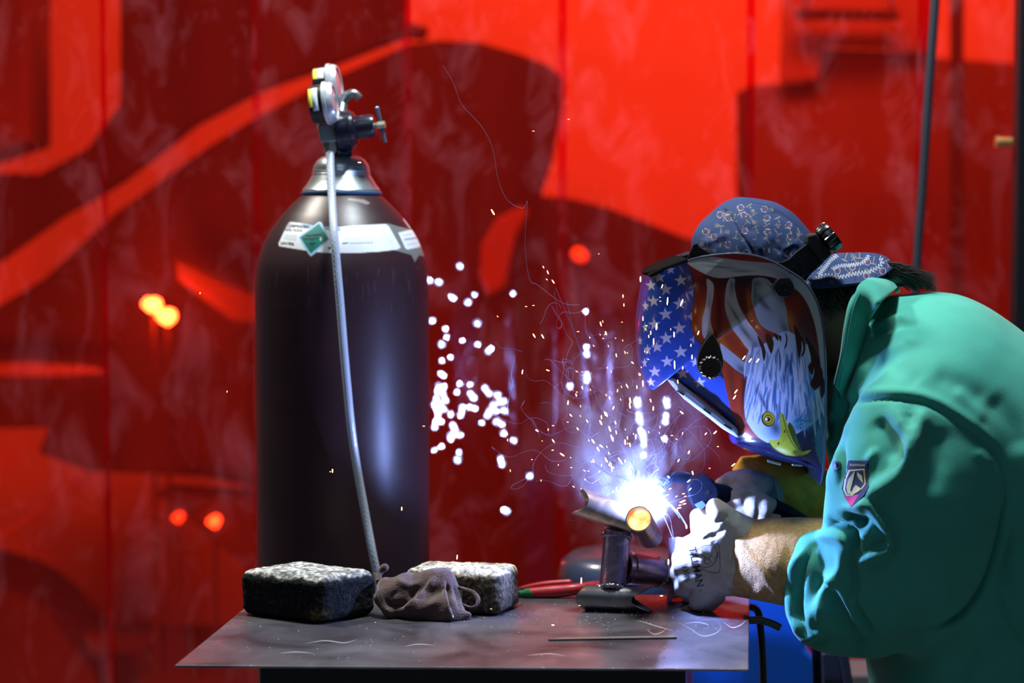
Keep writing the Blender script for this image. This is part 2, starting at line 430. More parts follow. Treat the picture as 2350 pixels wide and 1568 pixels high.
back('dim_area_panel', [(1718, 195), (1880, 186), (1890, 110), (2140, 120), (2150, 132), (2420, 150), (2420, 1900), (1718, 1900)], 5.45, .3, md, 'tall panel toned as a dim area seen through the red curtain behind the welder', 'cabinet')  # mid albedo stands in for a dim area
back('brighter_area_panel', [(1800, -120), (2145, -120), (2142, 118), (1890, 108), (1880, 184), (1790, 190)], 5.40, .02, lt, 'panel toned as a brighter area above the dim one, behind the curtain', 'banner')  # paler albedo stands in for a brighter area
back('overhead_bar', [(1830, 18), (2065, 22), (2065, 44), (1830, 42)], 5.3, .05, dk, 'short dark bar in front of the brighter panel at the top', 'rail')
for px_ in (1850, 2045):
    c_ = W(px_, 30, 5.32); b = MB(); b.cyl(c_, (c_[0], c_[1], 3.5), .004, n=8); b.build('hanger', dk, bpy.data.objects['overhead_bar'])
back('shadow_line_bar', [(2190, -120), (2214, -120), (2212, 900), (2190, 900)], 5.2, .06, dk, 'thin dark bar standing in for a shadow behind the curtain right of the hanging cable', 'column')  # solid bar in place of a shadow line
back('light_patch_panel', [(1100, 640), (1104, 560), (1140, 500), (1200, 470), (1215, 490), (1185, 540), (1160, 660), (1120, 680)], 5.15, .02, lt, 'curved pale panel standing in for a light patch behind the curtain between the cylinder and the helmet', 'board', (1150, 600))  # a patch of light built as a pale panel
back('faint_patch_panel', [(400, 590), (560, 668), (604, 690), (604, 740), (540, 740), (405, 640)], 5.15, .02, md, 'slanting panel toned as a faint lighter patch behind the curtain, left of the gas cylinder', 'board', (560, 710))  # mid tone stands in for a faintly lit patch
back('faint_bar_panel', [(-90, 838), (60, 832), (200, 842), (250, 856), (140, 866), (-90, 864)], 5.15, .03, lt, 'horizontal panel toned as a faint lighter bar behind the curtain at the left edge of the photo', 'rail', (238, 850))  # pale tone stands in for a faintly lit bar
for i, (px, py, r, s, lb) in enumerate([(346, 701, 11, 110, 'upper of two bright warm work lamps glowing through the curtain at the left'),
                                     (379, 728, 12, 110, 'lower of two bright warm work lamps glowing through the curtain at the left'),
                                     (489, 1200, 8, 14, 'small warm lamp glowing through the curtain between the bricks and the left edge'),
                                     (406, 1191, 7, 3.0, 'faint small lamp glowing through the curtain low on the left'),
                                     (1330, 585, 12, 1.4, 'faint orange lamp glowing through the curtain left of the helmet')]):
    b = MB(); b.tube([W(px - r * 1.3, py - r * .9, 5.05), W(px - r * 1.1, py - r * .75, 5.05), W(px + r * 1.1, py + r * .75, 5.05), W(px + r * 1.3, py + r * .9, 5.05)], [M(r * .5, 5.05), M(r, 5.05), M(r, 5.05), M(r * .5, 5.05)], 12)
    b.cyl(W(px, py, 5.05) + [0, .01, 0], W(px, py, 5.05) + [0, .06, 0], M(r * 1.3, 5.05))
    o = b.build('work_lamp', mat('lamp_glow_%d' % i, (1, .9, .7), .5, emit=(1, .80, .5), estr=s)); tag(o, lb, 'lamp', 'work lamps behind the curtain'); stand(o, px, py, 5.08)

# ---- the weld curtain: overlapping strips of red vinyl
def curtain_mat():
    m = bpy.data.materials.new('red_vinyl'); m.use_nodes = True; nt = m.node_tree; nt.nodes.clear(); N = nt.nodes.new; L = nt.links.new
    out = N('ShaderNodeOutputMaterial'); tc = N('ShaderNodeTexCoord')
    tr = N('ShaderNodeBsdfTransparent'); tr.inputs[0].default_value = (.74, .024, .006, 1)
    gl = N('ShaderNodeBsdfGlossy'); gl.inputs['Color'].default_value = (.024, .020, .026, 1); gl.inputs['Roughness'].default_value = .13
    df = N('ShaderNodeBsdfDiffuse'); tl = N('ShaderNodeBsdfTranslucent'); tl.inputs[0].default_value = (.10, .003, .001, 1)
    mp = N('ShaderNodeMapping'); mp.inputs['Scale'].default_value = (1, 1, .5); L(tc.outputs['Object'], mp.inputs[0])
    n1 = N('ShaderNodeTexNoise'); n1.inputs['Scale'].default_value = 11; n1.inputs['Detail'].default_value = 6; n1.inputs['Roughness'].default_value = .62; n1.inputs['Distortion'].default_value = .8
    L(mp.outputs[0], n1.inputs['Vector'])
    cr = N('ShaderNodeValToRGB'); e = cr.color_ramp.elements; e[0].position = .50; e[0].color = (.020, .0008, .001, 1); e[1].position = .74; e[1].color = (.13, .040, .050, 1)
    L(n1.outputs[0], cr.inputs[0]); L(cr.outputs[0], df.inputs[0])
    n2 = N('ShaderNodeTexNoise'); n2.inputs['Scale'].default_value = 26; n2.inputs['Detail'].default_value = 4; n2.inputs['Distortion'].default_value = 1.2; L(mp.outputs[0], n2.inputs['Vector'])
    bp = N('ShaderNodeBump'); bp.inputs['Strength'].default_value = .45; bp.inputs['Distance'].default_value = .004; L(n2.outputs[0], bp.inputs['Height'])
    L(bp.outputs[0], gl.inputs['Normal'])
    a1 = N('ShaderNodeAddShader'); a2 = N('ShaderNodeAddShader'); a3 = N('ShaderNodeAddShader')
    L(tr.outputs[0], a1.inputs[0]); L(gl.outputs[0], a1.inputs[1]); L(df.outputs[0], a2.inputs[0]); L(tl.outputs[0], a2.inputs[1]); L(a1.outputs[0], a3.inputs[0]); L(a2.outputs[0], a3.inputs[1])
    L(a3.outputs[0], out.inputs[0]); return m
vinyl = curtain_mat()
gm = bpy.data.materials.new('glint_cap_vinyl'); gm.use_nodes = True  # surface of the small caps added for glints
g = gm.node_tree.nodes['Principled BSDF']; g.inputs['Base Color'].default_value = (.10, .004, .006, 1); g.inputs['Roughness'].default_value = .10; g.inputs['Specular IOR Level'].default_value = 1.0; g.inputs['Coat Weight'].default_value = 1.0; g.inputs['Coat IOR'].default_value = 1.9
g.inputs['Coat Roughness'].default_value = .08
GL = [(283,125),(115,205),(165,215),(235,295),(250,305),(365,285),(327,328),(582,280),(128,432),(203,478),(210,525),(180,565),(381,447),(297,545),(383,565),(458,588),(443,602),(181,656),(228,637),(175,730),(192,740),(165,800),(197,800),(160,830),(190,845),(150,870),(202,880),(140,905),(172,905),(150,935),(190,930),(160,965),(145,1000),(178,1000),(140,1030),(283,785),(265,835),(340,790),(342,840),(360,865),(425,812),(445,840),(495,850),(508,888),(530,885),(297,920),(285,965),(232,958),(340,920),(370,925),(470,905),(450,940),(485,940),(535,937),(440,965),(295,945),(405,1005),(490,1000),(522,1015),(243,1020),(255,1045),(235,1080),(247,1070),(285,1075),(230,1100),(530,1065),(585,1105),(512,1210),(520,1238),(270,1215),(278,1170),(140,1160),(675,1305),(545,1503),(528,1495),(180,1140),(1280,880),(1285,905),(1290,960),(1290,985),(1297,1000),(1300,1050),(1310,1070),(1318,1100),(1318,1130),(1315,1185),(1445,880),(1448,910),(1442,965),(1438,1000),(1435,1095),(997,620),(997,735),(997,765),(903,800),(990,380),(995,580)]
GL = [(940 + x / 2.45, 560 + y / 2.45) for x, y in GL]
for i, (x0, x1, nm) in enumerate([(-160, 252, 'at the left edge of the photo'), (238, 602, 'left of the gas cylinder'), (582, 945, 'directly behind the gas cylinder'),
                              (925, 1300, 'behind the sparks, right of the gas cylinder'), (1280, 1728, 'behind the welding helmet'), (1708, 2120, 'behind the printed cap'), (2095, 2560, 'at the right edge, behind the hanging cable')]):
    Y0 = 3.60 + (.018 if i % 2 else 0); X0 = W(x0, 784, Y0)[0]; X1 = W(x1, 784, Y0)[0]; nx, nz = 48, 90; V = []
    for j in range(nz + 1):
        z = .42 + 2.45 * j / nz
        for k in range(nx + 1):
            x = X0 + (X1 - X0) * k / nx
            y = Y0 + (.007 if i > 1 else .003) * math.sin(x * 21 + .5 * math.sin(z * 2 + i)) + .004 * math.sin(x * 47 + z * 1.3 + i) + .004 * math.sin(z * 5 + x * 9)
            if i >= 5: y += .005 * math.sin(x * 60 + i) * (z / 2)
            V.append((x, y, z))
    b = MB(); b.add(V, [(j * (nx + 1) + k, j * (nx + 1) + k + 1, (j + 1) * (nx + 1) + k + 1, (j + 1) * (nx + 1) + k) for j in range(nz) for k in range(nx)])
    nF = len(b.F)
    for (gx, gy) in GL:  # added shiny caps, each tilted to mirror the arc as a glint
        if x0 <= gx < x1 - 18 or (i == 6 and gx > x0 and False):
            p = W(gx, gy, Y0 - .016); hv = (CAM - p) / np.linalg.norm(CAM - p) + (ARC - p) / np.linalg.norm(ARC - p); hv /= np.linalg.norm(hv)
            u = np.cross(hv, [0, 0, 1.]); u /= np.linalg.norm(u); v = np.cross(hv, u); rr = random.choice([.003, .004, .005, .006]); R = .22; ring = [p]; n = 10
            for q in (1, 2, 3):
                r_ = rr * q / 3
                for k in range(n): a = 2 * math.pi * k / n; ring.append(p + r_ * (u * math.cos(a) + v * math.sin(a)) - hv * (r_ * r_ / (2 * R)))
            Fc = [(0, 1 + k, 1 + (k + 1) % n) for k in range(n)] + [(1 + q * n + k, 1 + (q + 1) * n + k, 1 + (q + 1) * n + (k + 1) % n, 1 + q * n + (k + 1) % n) for q in (0, 1) for k in range(n)]
            b.add(ring, Fc)
    o = b.build('curtain_strip', vinyl)
    o.modifiers.remove(o.modifiers[0])
    o.data.materials.append(gm)
    for q, pl in enumerate(o.data.polygons):
        if q >= nF: pl.material_index = 1
    tag(o, 'translucent red vinyl welding curtain strip ' + nm, 'curtain', 'welding curtain strips')
b = MB(); b.cyl((-2.2, 3.61, 2.89), (2.2, 3.61, 2.89), .02); tag(b.build('curtain_rail', mat('rail_steel', (.1, .1, .1), .4, 1)), 'steel rail the red welding curtain hangs from', 'rail')

# ---- post and cables on the right
m_blk = mat('black_rubber', (.012, .013, .018), .45, nvar=.2, nscale=30)
m_slate = mat('slate_rubber', (.018, .021, .034), .55)
p_ = W(2338, 784, 3.5); b = MB(); b.box((p_[0], 3.5, 1.75), (M(17, 3.5), .02, 1.75)); post = b.build('steel_post', mat('post_black', (.006, .007, .010), .4, 0), smooth=False, bevel=.003)
tag(post, 'black vertical steel post at the right edge of the photo', 'post')
b = MB(); q = W(2306, 326, 3.49); b.cyl(q + [-.010, 0, 0], q + [.012, 0, 0], .0085, n=20); b.cyl(q + [-.016, 0, 0], q + [-.010, 0, 0], .011, n=6); b.build('clamp_screw', mat('brass', (.75, .5, .2), .35, .9), post)
b = MB(); pts = spline([W(2150, -160, 3.40), W(2146, 0, 3.40), W(2133, 180, 3.40), W(2119, 400, 3.40), W(2107, 560, 3.40), W(2100, 700, 3.40), W(2090, 1000, 3.4), W(2085, 1500, 3.4)], 6)
b.tube(pts, M(10.5, 3.4), 14); tag(b.build('hanging_cable', m_slate), 'dark slate cable hanging in front of the red curtain above the ponytail', 'cable')

# ================================================================== TABLE
def steel_top_mat():
    m = bpy.data.materials.new('scratched_steel'); m.use_nodes = True; nt = m.node_tree; N = nt.nodes.new; L = nt.links.new; b = nt.nodes['Principled BSDF']
    tc = N('ShaderNodeTexCoord'); b.inputs['Metallic'].default_value = .55
    n1 = N('ShaderNodeTexNoise'); n1.inputs['Scale'].default_value = 9; n1.inputs['Detail'].default_value = 7; n1.inputs['Distortion'].default_value = .6; L(tc.outputs['Object'], n1.inputs['Vector'])
    c1 = N('ShaderNodeValToRGB'); e = c1.color_ramp.elements; e[0].position = .35; e[0].color = (.055, .05, .058, 1); e[1].position = .68; e[1].color = (.27, .245, .28, 1); L(n1.outputs[0], c1.inputs[0])
    # dust on the surface
    n3 = N('ShaderNodeTexNoise'); n3.inputs['Scale'].default_value = 60; n3.inputs['Detail'].default_value = 5; L(tc.outputs['Object'], n3.inputs['Vector'])
    # red patch at the right end: the curtain's reflection put into the colour
    sp = N('ShaderNodeSeparateXYZ'); L(tc.outputs['Object'], sp.inputs[0])
    vm = N('ShaderNodeVectorMath'); vm.operation = 'DISTANCE'; vm.inputs[1].default_value = REDP; L(tc.outputs['Object'], vm.inputs[0])
    mr = N('ShaderNodeMapRange'); mr.inputs[1].default_value = .02; mr.inputs[2].default_value = .10; mr.inputs[3].default_value = .45; mr.inputs[4].default_value = 0; L(vm.outputs['Value'], mr.inputs[0])
    mu = N('ShaderNodeMath'); mu.operation = 'MULTIPLY'; L(mr.outputs[0], mu.inputs[0])
    c3 = N('ShaderNodeValToRGB'); c3.color_ramp.elements[0].position = .47; c3.color_ramp.elements[1].position = .56; L(n3.outputs[0], c3.inputs[0]); L(c3.outputs[0], mu.inputs[1])
    mx = N('ShaderNodeMix'); mx.data_type = 'RGBA'; L(mu.outputs[0], mx.inputs[0]); L(c1.outputs[0], mx.inputs[6]); mx.inputs[7].default_value = (.06, .006, .010, 1); L(mx.outputs[2], b.inputs['Base Color'])
    r1 = N('ShaderNodeMapRange'); r1.inputs[1].default_value = .3; r1.inputs[2].default_value = .7; r1.inputs[3].default_value = .42; r1.inputs[4].default_value = .24; L(n1.outputs[0], r1.inputs[0]); L(r1.outputs[0], b.inputs['Roughness'])
    # arc scratches: rings
    wv = N('ShaderNodeTexNoise'); wv.inputs['Scale'].default_value = 5; wv.inputs['Detail'].default_value = 8; wv.inputs['Distortion'].default_value = 5; L(tc.outputs['Object'], wv.inputs['Vector'])
    cw = N('ShaderNodeValToRGB'); e = cw.color_ramp.elements; e[0].position = .485; e[0].color = (0, 0, 0, 1); e[1].position = .50; e[1].color = (1, 1, 1, 1); e.new(.515).color = (0, 0, 0, 1); L(wv.outputs[0], cw.inputs[0])
    ad = N('ShaderNodeMath'); ad.operation = 'ADD'; L(n3.outputs[0], ad.inputs[0]); L(cw.outputs[0], ad.inputs[1])
    bp = N('ShaderNodeBump'); bp.inputs['Strength'].default_value = .25; bp.inputs['Distance'].default_value = .0006; L(ad.outputs[0], bp.inputs['Height']); L(bp.outputs[0], b.inputs['Normal'])
    return m
table = empty('welding_table', (T(1080, 1480)[0], T(1080, 1480)[1], 0), 'steel plate welding table holding bricks, rag and pipe frame', 'table')
REDP = tuple(T(1660, 1425) - np.array([table.location[0], table.location[1], 0]))
c4 = [T(400, 1527), T(1718, 1536), T(1720, 1366), T(602, 1362)]
b = MB(); b.add([c - [0, 0, 0] for c in c4] + [c - np.array([0, 0, .0032]) for c in c4], [(0, 1, 2, 3), (7, 6, 5, 4), (0, 4, 5, 1), (1, 5, 6, 2), (2, 6, 7, 3), (3, 7, 4, 0)])
b.build('table_top', steel_top_mat(), table, smooth=False, bevel=.0014)
m_scr = mat('scratch_bright', (.62, .60, .66), .3, .6)
for pl_ in ([(1556, 1428), (1585, 1444), (1612, 1459), (1640, 1454), (1655, 1441), (1648, 1430)], [(1462, 1424), (1505, 1436), (1545, 1448)], [(1570, 1432), (1600, 1428), (1625, 1434), (1622, 1444)], [(1660, 1428), (1680, 1440), (1700, 1434), (1712, 1424)], [(700, 1478), (745, 1470), (790, 1475), (820, 1468)], [(930, 1484), (960, 1478), (1000, 1482)], [(1210, 1505), (1260, 1500), (1300, 1506)], [(640, 1500), (680, 1496), (720, 1500)], [(1480, 1442), (1500, 1455), (1520, 1450), (1532, 1440)]):
    q_ = spline(pl_, 6); A_ = [T(x, y) + [0, 0, .00025] for x, y in q_]; B_ = [T(x, y + 2.2 * math.sin(math.pi * k / (len(q_) - 1)) + .3) + [0, 0, .00025] for k, (x, y) in enumerate(q_)]; n_ = len(q_)
    b = MB(); b.add(A_ + B_, [(k, k + 1, n_ + k + 1, n_ + k) for k in range(n_ - 1)]); b.build('scratch', m_scr, table, smooth=False)
m_tb = mat('table_base_black', (.008, .010, .018), .5)
xa, xb = W(590, 1540, 2.33)[0], W(1578, 1540, 2.33)[0]; zt = TT - .0032
b = MB(); b.box(((xa + xb) / 2, 2.50, zt / 2 + .05), ((xb - xa) / 2, .15, zt / 2 - .05)); b.build('base_cabinet', m_tb, table, smooth=False, bevel=.004)
for sx in (xa + .04, xb - .04):
    for sy in (2.39, 2.61):
        b = MB(); b.cyl((sx, sy, 0), (sx, sy, .1), .018, n=16); b.build('foot', m_tb, table)
# green clamp bar sticking out at the right end + black hose
b = MB(); b.tube(spline([W(1705, 1420, 2.52), W(1722, 1424, 2.52), W(1745, 1424, 2.52), W(1772, 1432, 2.52), W(1790, 1441, 2.52)], 5), [M(9, 2.5)] * 21, 10)
tag(b.build('clamp_handle', mat('green_grey_paint', (.035, .06, .045), .5)), 'curved dark green clamp handle sticking out past the table right edge', 'handle')
b = MB(); b.tube(spline([W(1700, 1400, 2.66), W(1722, 1394, 2.66), W(1738, 1402, 2.66), W(1744, 1430, 2.66), W(1750, 1500, 2.66), W(1752, 1600, 2.66), W(1750, 1800, 2.66), W(1745, 2700, 2.66)], 6), M(8.5, 2.66), 12)
tag(b.build('black_hose', m_blk), 'black hose hanging down past the table right edge in front of the blue machine', 'hose')
# blue machine behind
blue = empty('blue_machine', (W(1730, 1500, 3.0)[0], 3.0, 0), 'bright blue painted machine standing behind the table right end', 'machine')
m_bl = mat('blue_enamel', (.003, .10, .62), .42, coat=.0, nvar=.06)
b = MB(); x0, x1 = W(1590, 1400, 3.0)[0], W(1848, 1400, 3.0)[0]; zt2 = W(1600, 1352, 3.0)[2]; zb = W(1600, 1490, 3.0)[2]; x2 = W(1884, 1530, 3.0)[0]; zc = W(1884, 1530, 3.0)[2]
A = [(x0, 3.0, .06), (x2, 3.0, .06), (x2, 3.0, zc), (x1, 3.0, zb), (x1, 3.0, zt2), (x0, 3.0, zt2)]; n = len(A); A2 = [(x, .30 + y, z) for x, y, z in A]
b.add(A + A2, [list(range(n)), list(range(2 * n - 1, n - 1, -1))] + [[i, (i + 1) % n, n + (i + 1) % n, n + i][::-1] for i in range(n)])
b.build('body', m_bl, blue, smooth=False, bevel=.006)
for sx in (x0 + .03, x2 - .03):
    for sy in (3.05, 3.25): b = MB(); b.cyl((sx - .012, sy, .03), (sx + .012, sy, .03), .03, n=20); b.build('wheel', m_blk, blue)
# folding chair legs right of it
b = MB(); b.prism([(1886, 1500), (1925, 1500), (1968, 1760), (1905, 1760)], 2.80, .03); b.prism([(1930, 1500), (1948, 1500), (1985, 1760), (1962, 1760)], 2.90, .03)
zz = W(1900, 1759, 2.8)[2]; b.box((W(1940, 1759, 2.85)[0], 2.87, zz / 2), (.02, .05, zz / 2))
tag(b.build('dark_stand', m_blk, smooth=False, bevel=.003), 'black metal stand right of the blue machine under the welder\'s forearm', 'stand')
b = MB(); q0 = W(1900, 1562, 3.3); b.box((q0[0] + .26, 3.40, q0[2] / 2), (.22, .06, q0[2] / 2)); tag(b.build('grey_bench', mat('grey_bench_paint', (.10, .10, .115), .5), smooth=False, bevel=.004), 'low grey bench behind the black stand at the bottom of the photo', 'bench')
# dark stool with padded seat behind the pipes
st = empty('stool', (W(1432, 1330, 3.02)[0], 3.02, 0), 'round black glossy seat of a stool behind the pipe frame', 'stool')
zc = W(1440, 1318, 3.02)[2]; rs = M(152, 3.02)
b = MB(); b.lathe((st.location[0], 3.02, 0), (0, 0, 1), [(zc - .03, rs * .9), (zc - .02, rs * .99), (zc, rs), (zc + .02, rs * .96), (zc + .033, rs * .8), (zc + .037, rs * .4), (zc + .037, .002)], 64)
b.build('seat', mat('seat_vinyl', (.03, .036, .05), .30, coat=.5), st)
b = MB(); b.cyl((st.location[0], 3.02, .03), (st.location[0], 3.02, zc - .028), .022); b.build('post', m_blk, st)
b = MB(); b.lathe((st.location[0], 3.02, 0), (0, 0, 1), [(0, .10), (.02, .095), (.035, .03)], 40); b.build('base', m_blk, st)
# ================================================================== GAS CYLINDER
YC = 2.86
tank = empty('gas_cylinder', (W(786, 900, YC)[0], YC, 0), 'tall dark maroon gas cylinder with white shoulder label behind the table', 'gas cylinder')
cx = tank.location[0]
def zpx(py, Y=YC): return float(W(786, py, Y)[2])
prof = [(447, 88), (455, 98), (470, 114), (485, 128), (500, 141), (520, 156), (540, 169), (560, 179), (585, 188), (610, 194), (640, 197), (700, 199)]
PR = spline([(zpx(y), M(r, YC)) for y, r in prof], 14)
PR = np.concatenate([PR, [[z, M(199, YC)] for z in np.linspace(PR[-1][0] - .01, .03, 120)], [[.008, M(192, YC)], [0, M(180, YC)]]])
nS = 900; ang = np.linspace(0, 2 * math.pi, nS, endpoint=False)
V = np.zeros((len(PR), nS, 3)); V[..., 0] = cx + PR[:, 1][:, None] * np.sin(ang); V[..., 1] = YC - PR[:, 1][:, None] * np.cos(ang); V[..., 2] = PR[:, 0][:, None]
V = V.reshape(-1, 3); i_, k_ = np.mgrid[0:len(PR) - 1, 0:nS]; i_ = i_.ravel(); k_ = k_.ravel()
TFc = np.stack([i_ * nS + k_, (i_ + 1) * nS + k_, (i_ + 1) * nS + (k_ + 1) % nS, i_ * nS + (k_ + 1) % nS], 1)
cv = Canvas(560, 430, 1010, 720, (.036, .014, .018), 2)
for _ in range(60): cv.line([(random.uniform(600, 980), random.uniform(600, 660)) for _ in (0,)] + [(0, 0)][:0] or [(0, 0), (1, 1)], 1, (.1, .1, .1), .0)
for _ in range(26):
    x, y = random.uniform(610, 970), random.uniform(600, 700); cv.line([(x, y), (x + random.uniform(-4, 4), y + random.uniform(8, 40))], random.uniform(.8, 2), (.12, .09, .10), .5)
cv.poly([(888, 512), (915, 520), (950, 528), (968, 560), (978, 590), (962, 586), (952, 602), (944, 585), (925, 580), (908, 575), (915, 566)], (.20, .22, .21), .9)
cv.poly([(925, 488), (931, 494), (947, 522), (940, 524), (926, 505)], (.6, .6, .62), .9)
cv.poly([(800, 455), (836, 458), (850, 466), (842, 470), (820, 462), (798, 459)], (.3, .25, .25), .8)
lab = [(666, 509), (689, 512), (732, 520), (779, 521), (814, 518), (886, 514), (893, 520), (920, 568), (912, 573), (868, 578), (814, 581), (770, 581), (725, 579), (689, 573), (641, 565), (639, 559), (659, 516)]
cv.poly(lab, (.80, .82, .84))
cv.poly([(690, 513), (732, 520), (782, 522), (782, 531), (700, 524)], (.10, .22, .5), .8)
for k in range(9):
    y = 529 + k * 3.7
    for x in np.arange(785 + k * 0.4, 880 + k * 3, 9): 
        if random.random() < .85: cv.line([(x, y + 1), (x + random.uniform(4, 8), y)], 1.0, (.35, .38, .5), .55)
cv.line([(787, 559), (797, 558)], 3, (.02, .02, .03)); cv.line([(802, 559), (855, 557)], 1.6, (.2, .22, .3)); cv.line([(755, 570), (762, 569)], 5, (.02, .02, .03))
for k in range(4): cv.line([(655 - k * 1.5, 539 + k * 3.4), (682 - k, 541 + k * 3.6)], 1.3, (.1, .1, .14), .7)
cv.poly([(731, 509), (738, 510), (757, 550), (724, 581), (714, 589), (708, 583), (685, 546), (690, 540)], (.35, .55, .75))
cv.poly([(732, 513), (754, 549), (713, 582), (689, 545)], (.0, .16, .13))
cv.line([(702, 541), (738, 537)], 3.2, (.0, .03, .04)); cv.line([(698, 549), (732, 547)], 3.2, (.0, .03, .04)); cv.line([(712, 560), (722, 559)], 5, (.0, .03, .04)); cv.blob(736, 549, 2.4, 4.5, (.6, .5, .5), 1, hard=True)
cv.poly([(914, 534), (948, 526), (953, 532), (967, 566), (936, 573), (930, 570)], (.80, .82, .84)); cv.line([(929, 550), (957, 546)], 3, (.15, .2, .4)); cv.line([(925, 541), (945, 537)], 1.2, (.3, .3, .4)); cv.line([(936, 562), (958, 558)], 1.2, (.3, .3, .4))
Q = PX(V); col = np.ones((len(V), 3)) * np.array([.036, .014, .018]); f = (V[:, 1] < YC) & (Q[:, 1] < 715) & (Q[:, 1] > 432); col[f] = cv.sample(Q[f])
body = mk('body', V, TFc, mat('maroon_enamel', (.05, .02, .02), .40, attr='col', nvar=.22, nscale=9, bump=.5, bscale=18, spec=.5), tank, col=col)
sel = (V[TFc[:, 0], 1] < YC) & (Q[TFc[:, 0], 1] < 640)
tTF = (V, TFc[sel])
m_ink = mat('black_ink', (.012, .012, .016), .6)
V2, Fc = text_px('COMPRESSED', 683, 519.5, 8.6, 3, .12, 1.0); decal('label_print', V2, Fc, tTF, m_ink, tank)
V2, Fc = text_px('GAS, N.O.S.', 674, 528, 8, 3, .12); decal('label_print', V2, Fc, tTF, m_ink, tank)
V2, Fc = text_px('UN1956', 659, 559, 9, 4, .2); decal('label_print', V2, Fc, tTF, m_ink, tank)
V2, Fc = text_px('NON-FLAMMABLE', 721, 539.6, 4.6, -6, .05); decal('label_print', V2, Fc, tTF, m_ink, tank)
V2, Fc = text_px('GAS', 716, 549, 5.2, -6, .05); decal('label_print', V2, Fc, tTF, m_ink, tank)
V2, Fc = text_px('2', 716, 563, 8, -6, .1); decal('label_print', V2, Fc, tTF, m_ink, tank)
# cap collar
m_zn = mat('zinc_collar', (.50, .56, .58), .30, .75, nvar=.15, nscale=40, bump=.3, bscale=60)
b = MB(); cp = [(446, 92), (441, 92), (439, 88), (436, 89), (425, 80), (412, 72), (405, 68), (402, 66), (399, 67), (396, 65), (393, 66), (390, 64), (386, 64), (378, 61), (368, 54), (361, 44), (358, 34), (357, 10)]
b.lathe((cx, YC, 0), (0, 0, 1), [(zpx(y), M(r, YC)) for y, r in cp], 96); b.build('cap_collar', m_zn, tank)
b = MB(); b.lathe((cx, YC, 0), (0, 0, 1), [(zpx(444.5), M(93, YC)), (zpx(440.5), M(93, YC)), (zpx(440.4), M(89, YC))], 96); b.build('collar_band', mat('blue_band', (.01, .12, .35), .4), tank)
# valve stem
b = MB(); b.cyl((cx + .002, YC, zpx(360)), (cx + .002, YC, zpx(300)), M(22, YC)); b.build('valve', mat('dark_brass', (.05, .07, .08), .35, .8), tank)

# ---- regulator
YR = 2.83
reg = empty('regulator', W(790, 350, YR), 'twin gauge gas regulator with black body on top of the gas cylinder', 'regulator')
ax = np.array([.97, -.09, .135]); ax /= np.linalg.norm(ax)
m_bp = mat('black_plastic', (.010, .011, .014), .35); m_ch = mat('chrome', (.72, .74, .78), .3, .45, nvar=.1); m_br = mat('nickel_brass', (.50, .47, .32), .35, .5)
m_reg = mat('regulator_body_paint', (.014, .013, .028), .28, coat=.4)
def P(px, py, dY=0): return W(px, py, YR + dY)
def cylpx(b, p0, L0, L1, r0, r1=None, n=40): b.cyl(p0 + ax * M(L0, YR), p0 + ax * M(L1, YR), M(r0, YR), M(r0 if r1 is None else r1, YR), n)
for gi, (gx, gy, dY, R) in enumerate([(742, 238, -.035, 46), (752, 199, .03, 49)]):
    c = P(gx, gy, dY)
    b = MB(); b.lathe(c, ax, [(M(-27, YR), M(R - 6, YR)), (M(-25, YR), M(R - 2, YR)), (M(6, YR), M(R - 2, YR)), (M(6, YR), M(R - 10, YR))], 56); g = b.build('gauge_case', m_bp, reg)
    b = MB(); b.lathe(c, ax, [(M(5, YR), M(R - 1, YR)), (M(5, YR), M(R + 3, YR)), (M(12, YR), M(R + 3, YR)), (M(13, YR), M(R, YR)), (M(20, YR), M(R, YR)), (M(28, YR), M(R - 4, YR)), (M(28, YR), M(R - 9, YR)), (M(22, YR), M(R - 9, YR))], 56); b.build('bezel', m_ch, reg)
    b = MB(); b.lathe(c, ax, [(M(21, YR), M(R - 8, YR)), (M(24, YR), M(R - 8, YR)), (M(27, YR), M(R - 26, YR)), (M(28, YR), 0.001)], 48); b.build('gauge_glass', mat('gauge_face_%d' % gi, (.62, .50, .55), .1, coat=1), reg)
    # paper sticker wrapped on the case
    u = np.cross(ax, [0, 0, 1.]); u /= np.linalg.norm(u); v = np.cross(u, ax)
    for (l0, l1, a0, a1, mm) in ([(-25, -17, -10, 50, (.75, .68, .04)), (-17, -4, -22, 52, (.70, .76, .82))] if gi == 0 else [(-24, -14, 20, 62, (.75, .68, .04)), (-14, 2, 20, 62, (.70, .74, .78))]):
        A = []; na = 14
        for k in range(na + 1):
            a = math.radians(a0 + (a1 - a0) * k / na)
            for l in (l0, l1): A.append(c + ax * M(l, YR) + M(R - 1.4, YR) * (u * math.cos(a) * (1 if u[1] < 0 else -1) + v * math.sin(a) * (1 if v[2] > 0 else -1)))
        b = MB(); b.add(A, [(2 * k, 2 * k + 1, 2 * k + 3, 2 * k + 2) for k in range(na)])
        s_ = b.build('sticker', MATS.get('paper_%.2f' % mm[2]) or mat('paper_%.2f' % mm[2], mm, .6), g); s_['label'] = 'yellow sticker' if mm[2] < .1 else 'white sticker'
        sd = s_.modifiers.new('s', 'SOLIDIFY'); sd.thickness = .0004
b = MB(); c = P(778, 300); b.lathe(c, ax, [(M(-4, YR), M(36, YR)), (M(-3, YR), M(43, YR)), (M(30, YR), M(44, YR)), (M(31, YR), M(40, YR)), (M(38, YR), M(38, YR)), (M(42, YR), M(30, YR)), (M(42, YR), M(10, YR))], 56); b.build('body', m_reg, reg)
b = MB(); b.lathe(P(816, 294), ax, [(M(0, YR), M(27, YR)), (M(36, YR), M(27, YR)), (M(44, YR), M(24, YR)), (M(46, YR), M(18, YR)), (M(46, YR), M(5, YR))], 48); b.build('bonnet', m_reg, reg)
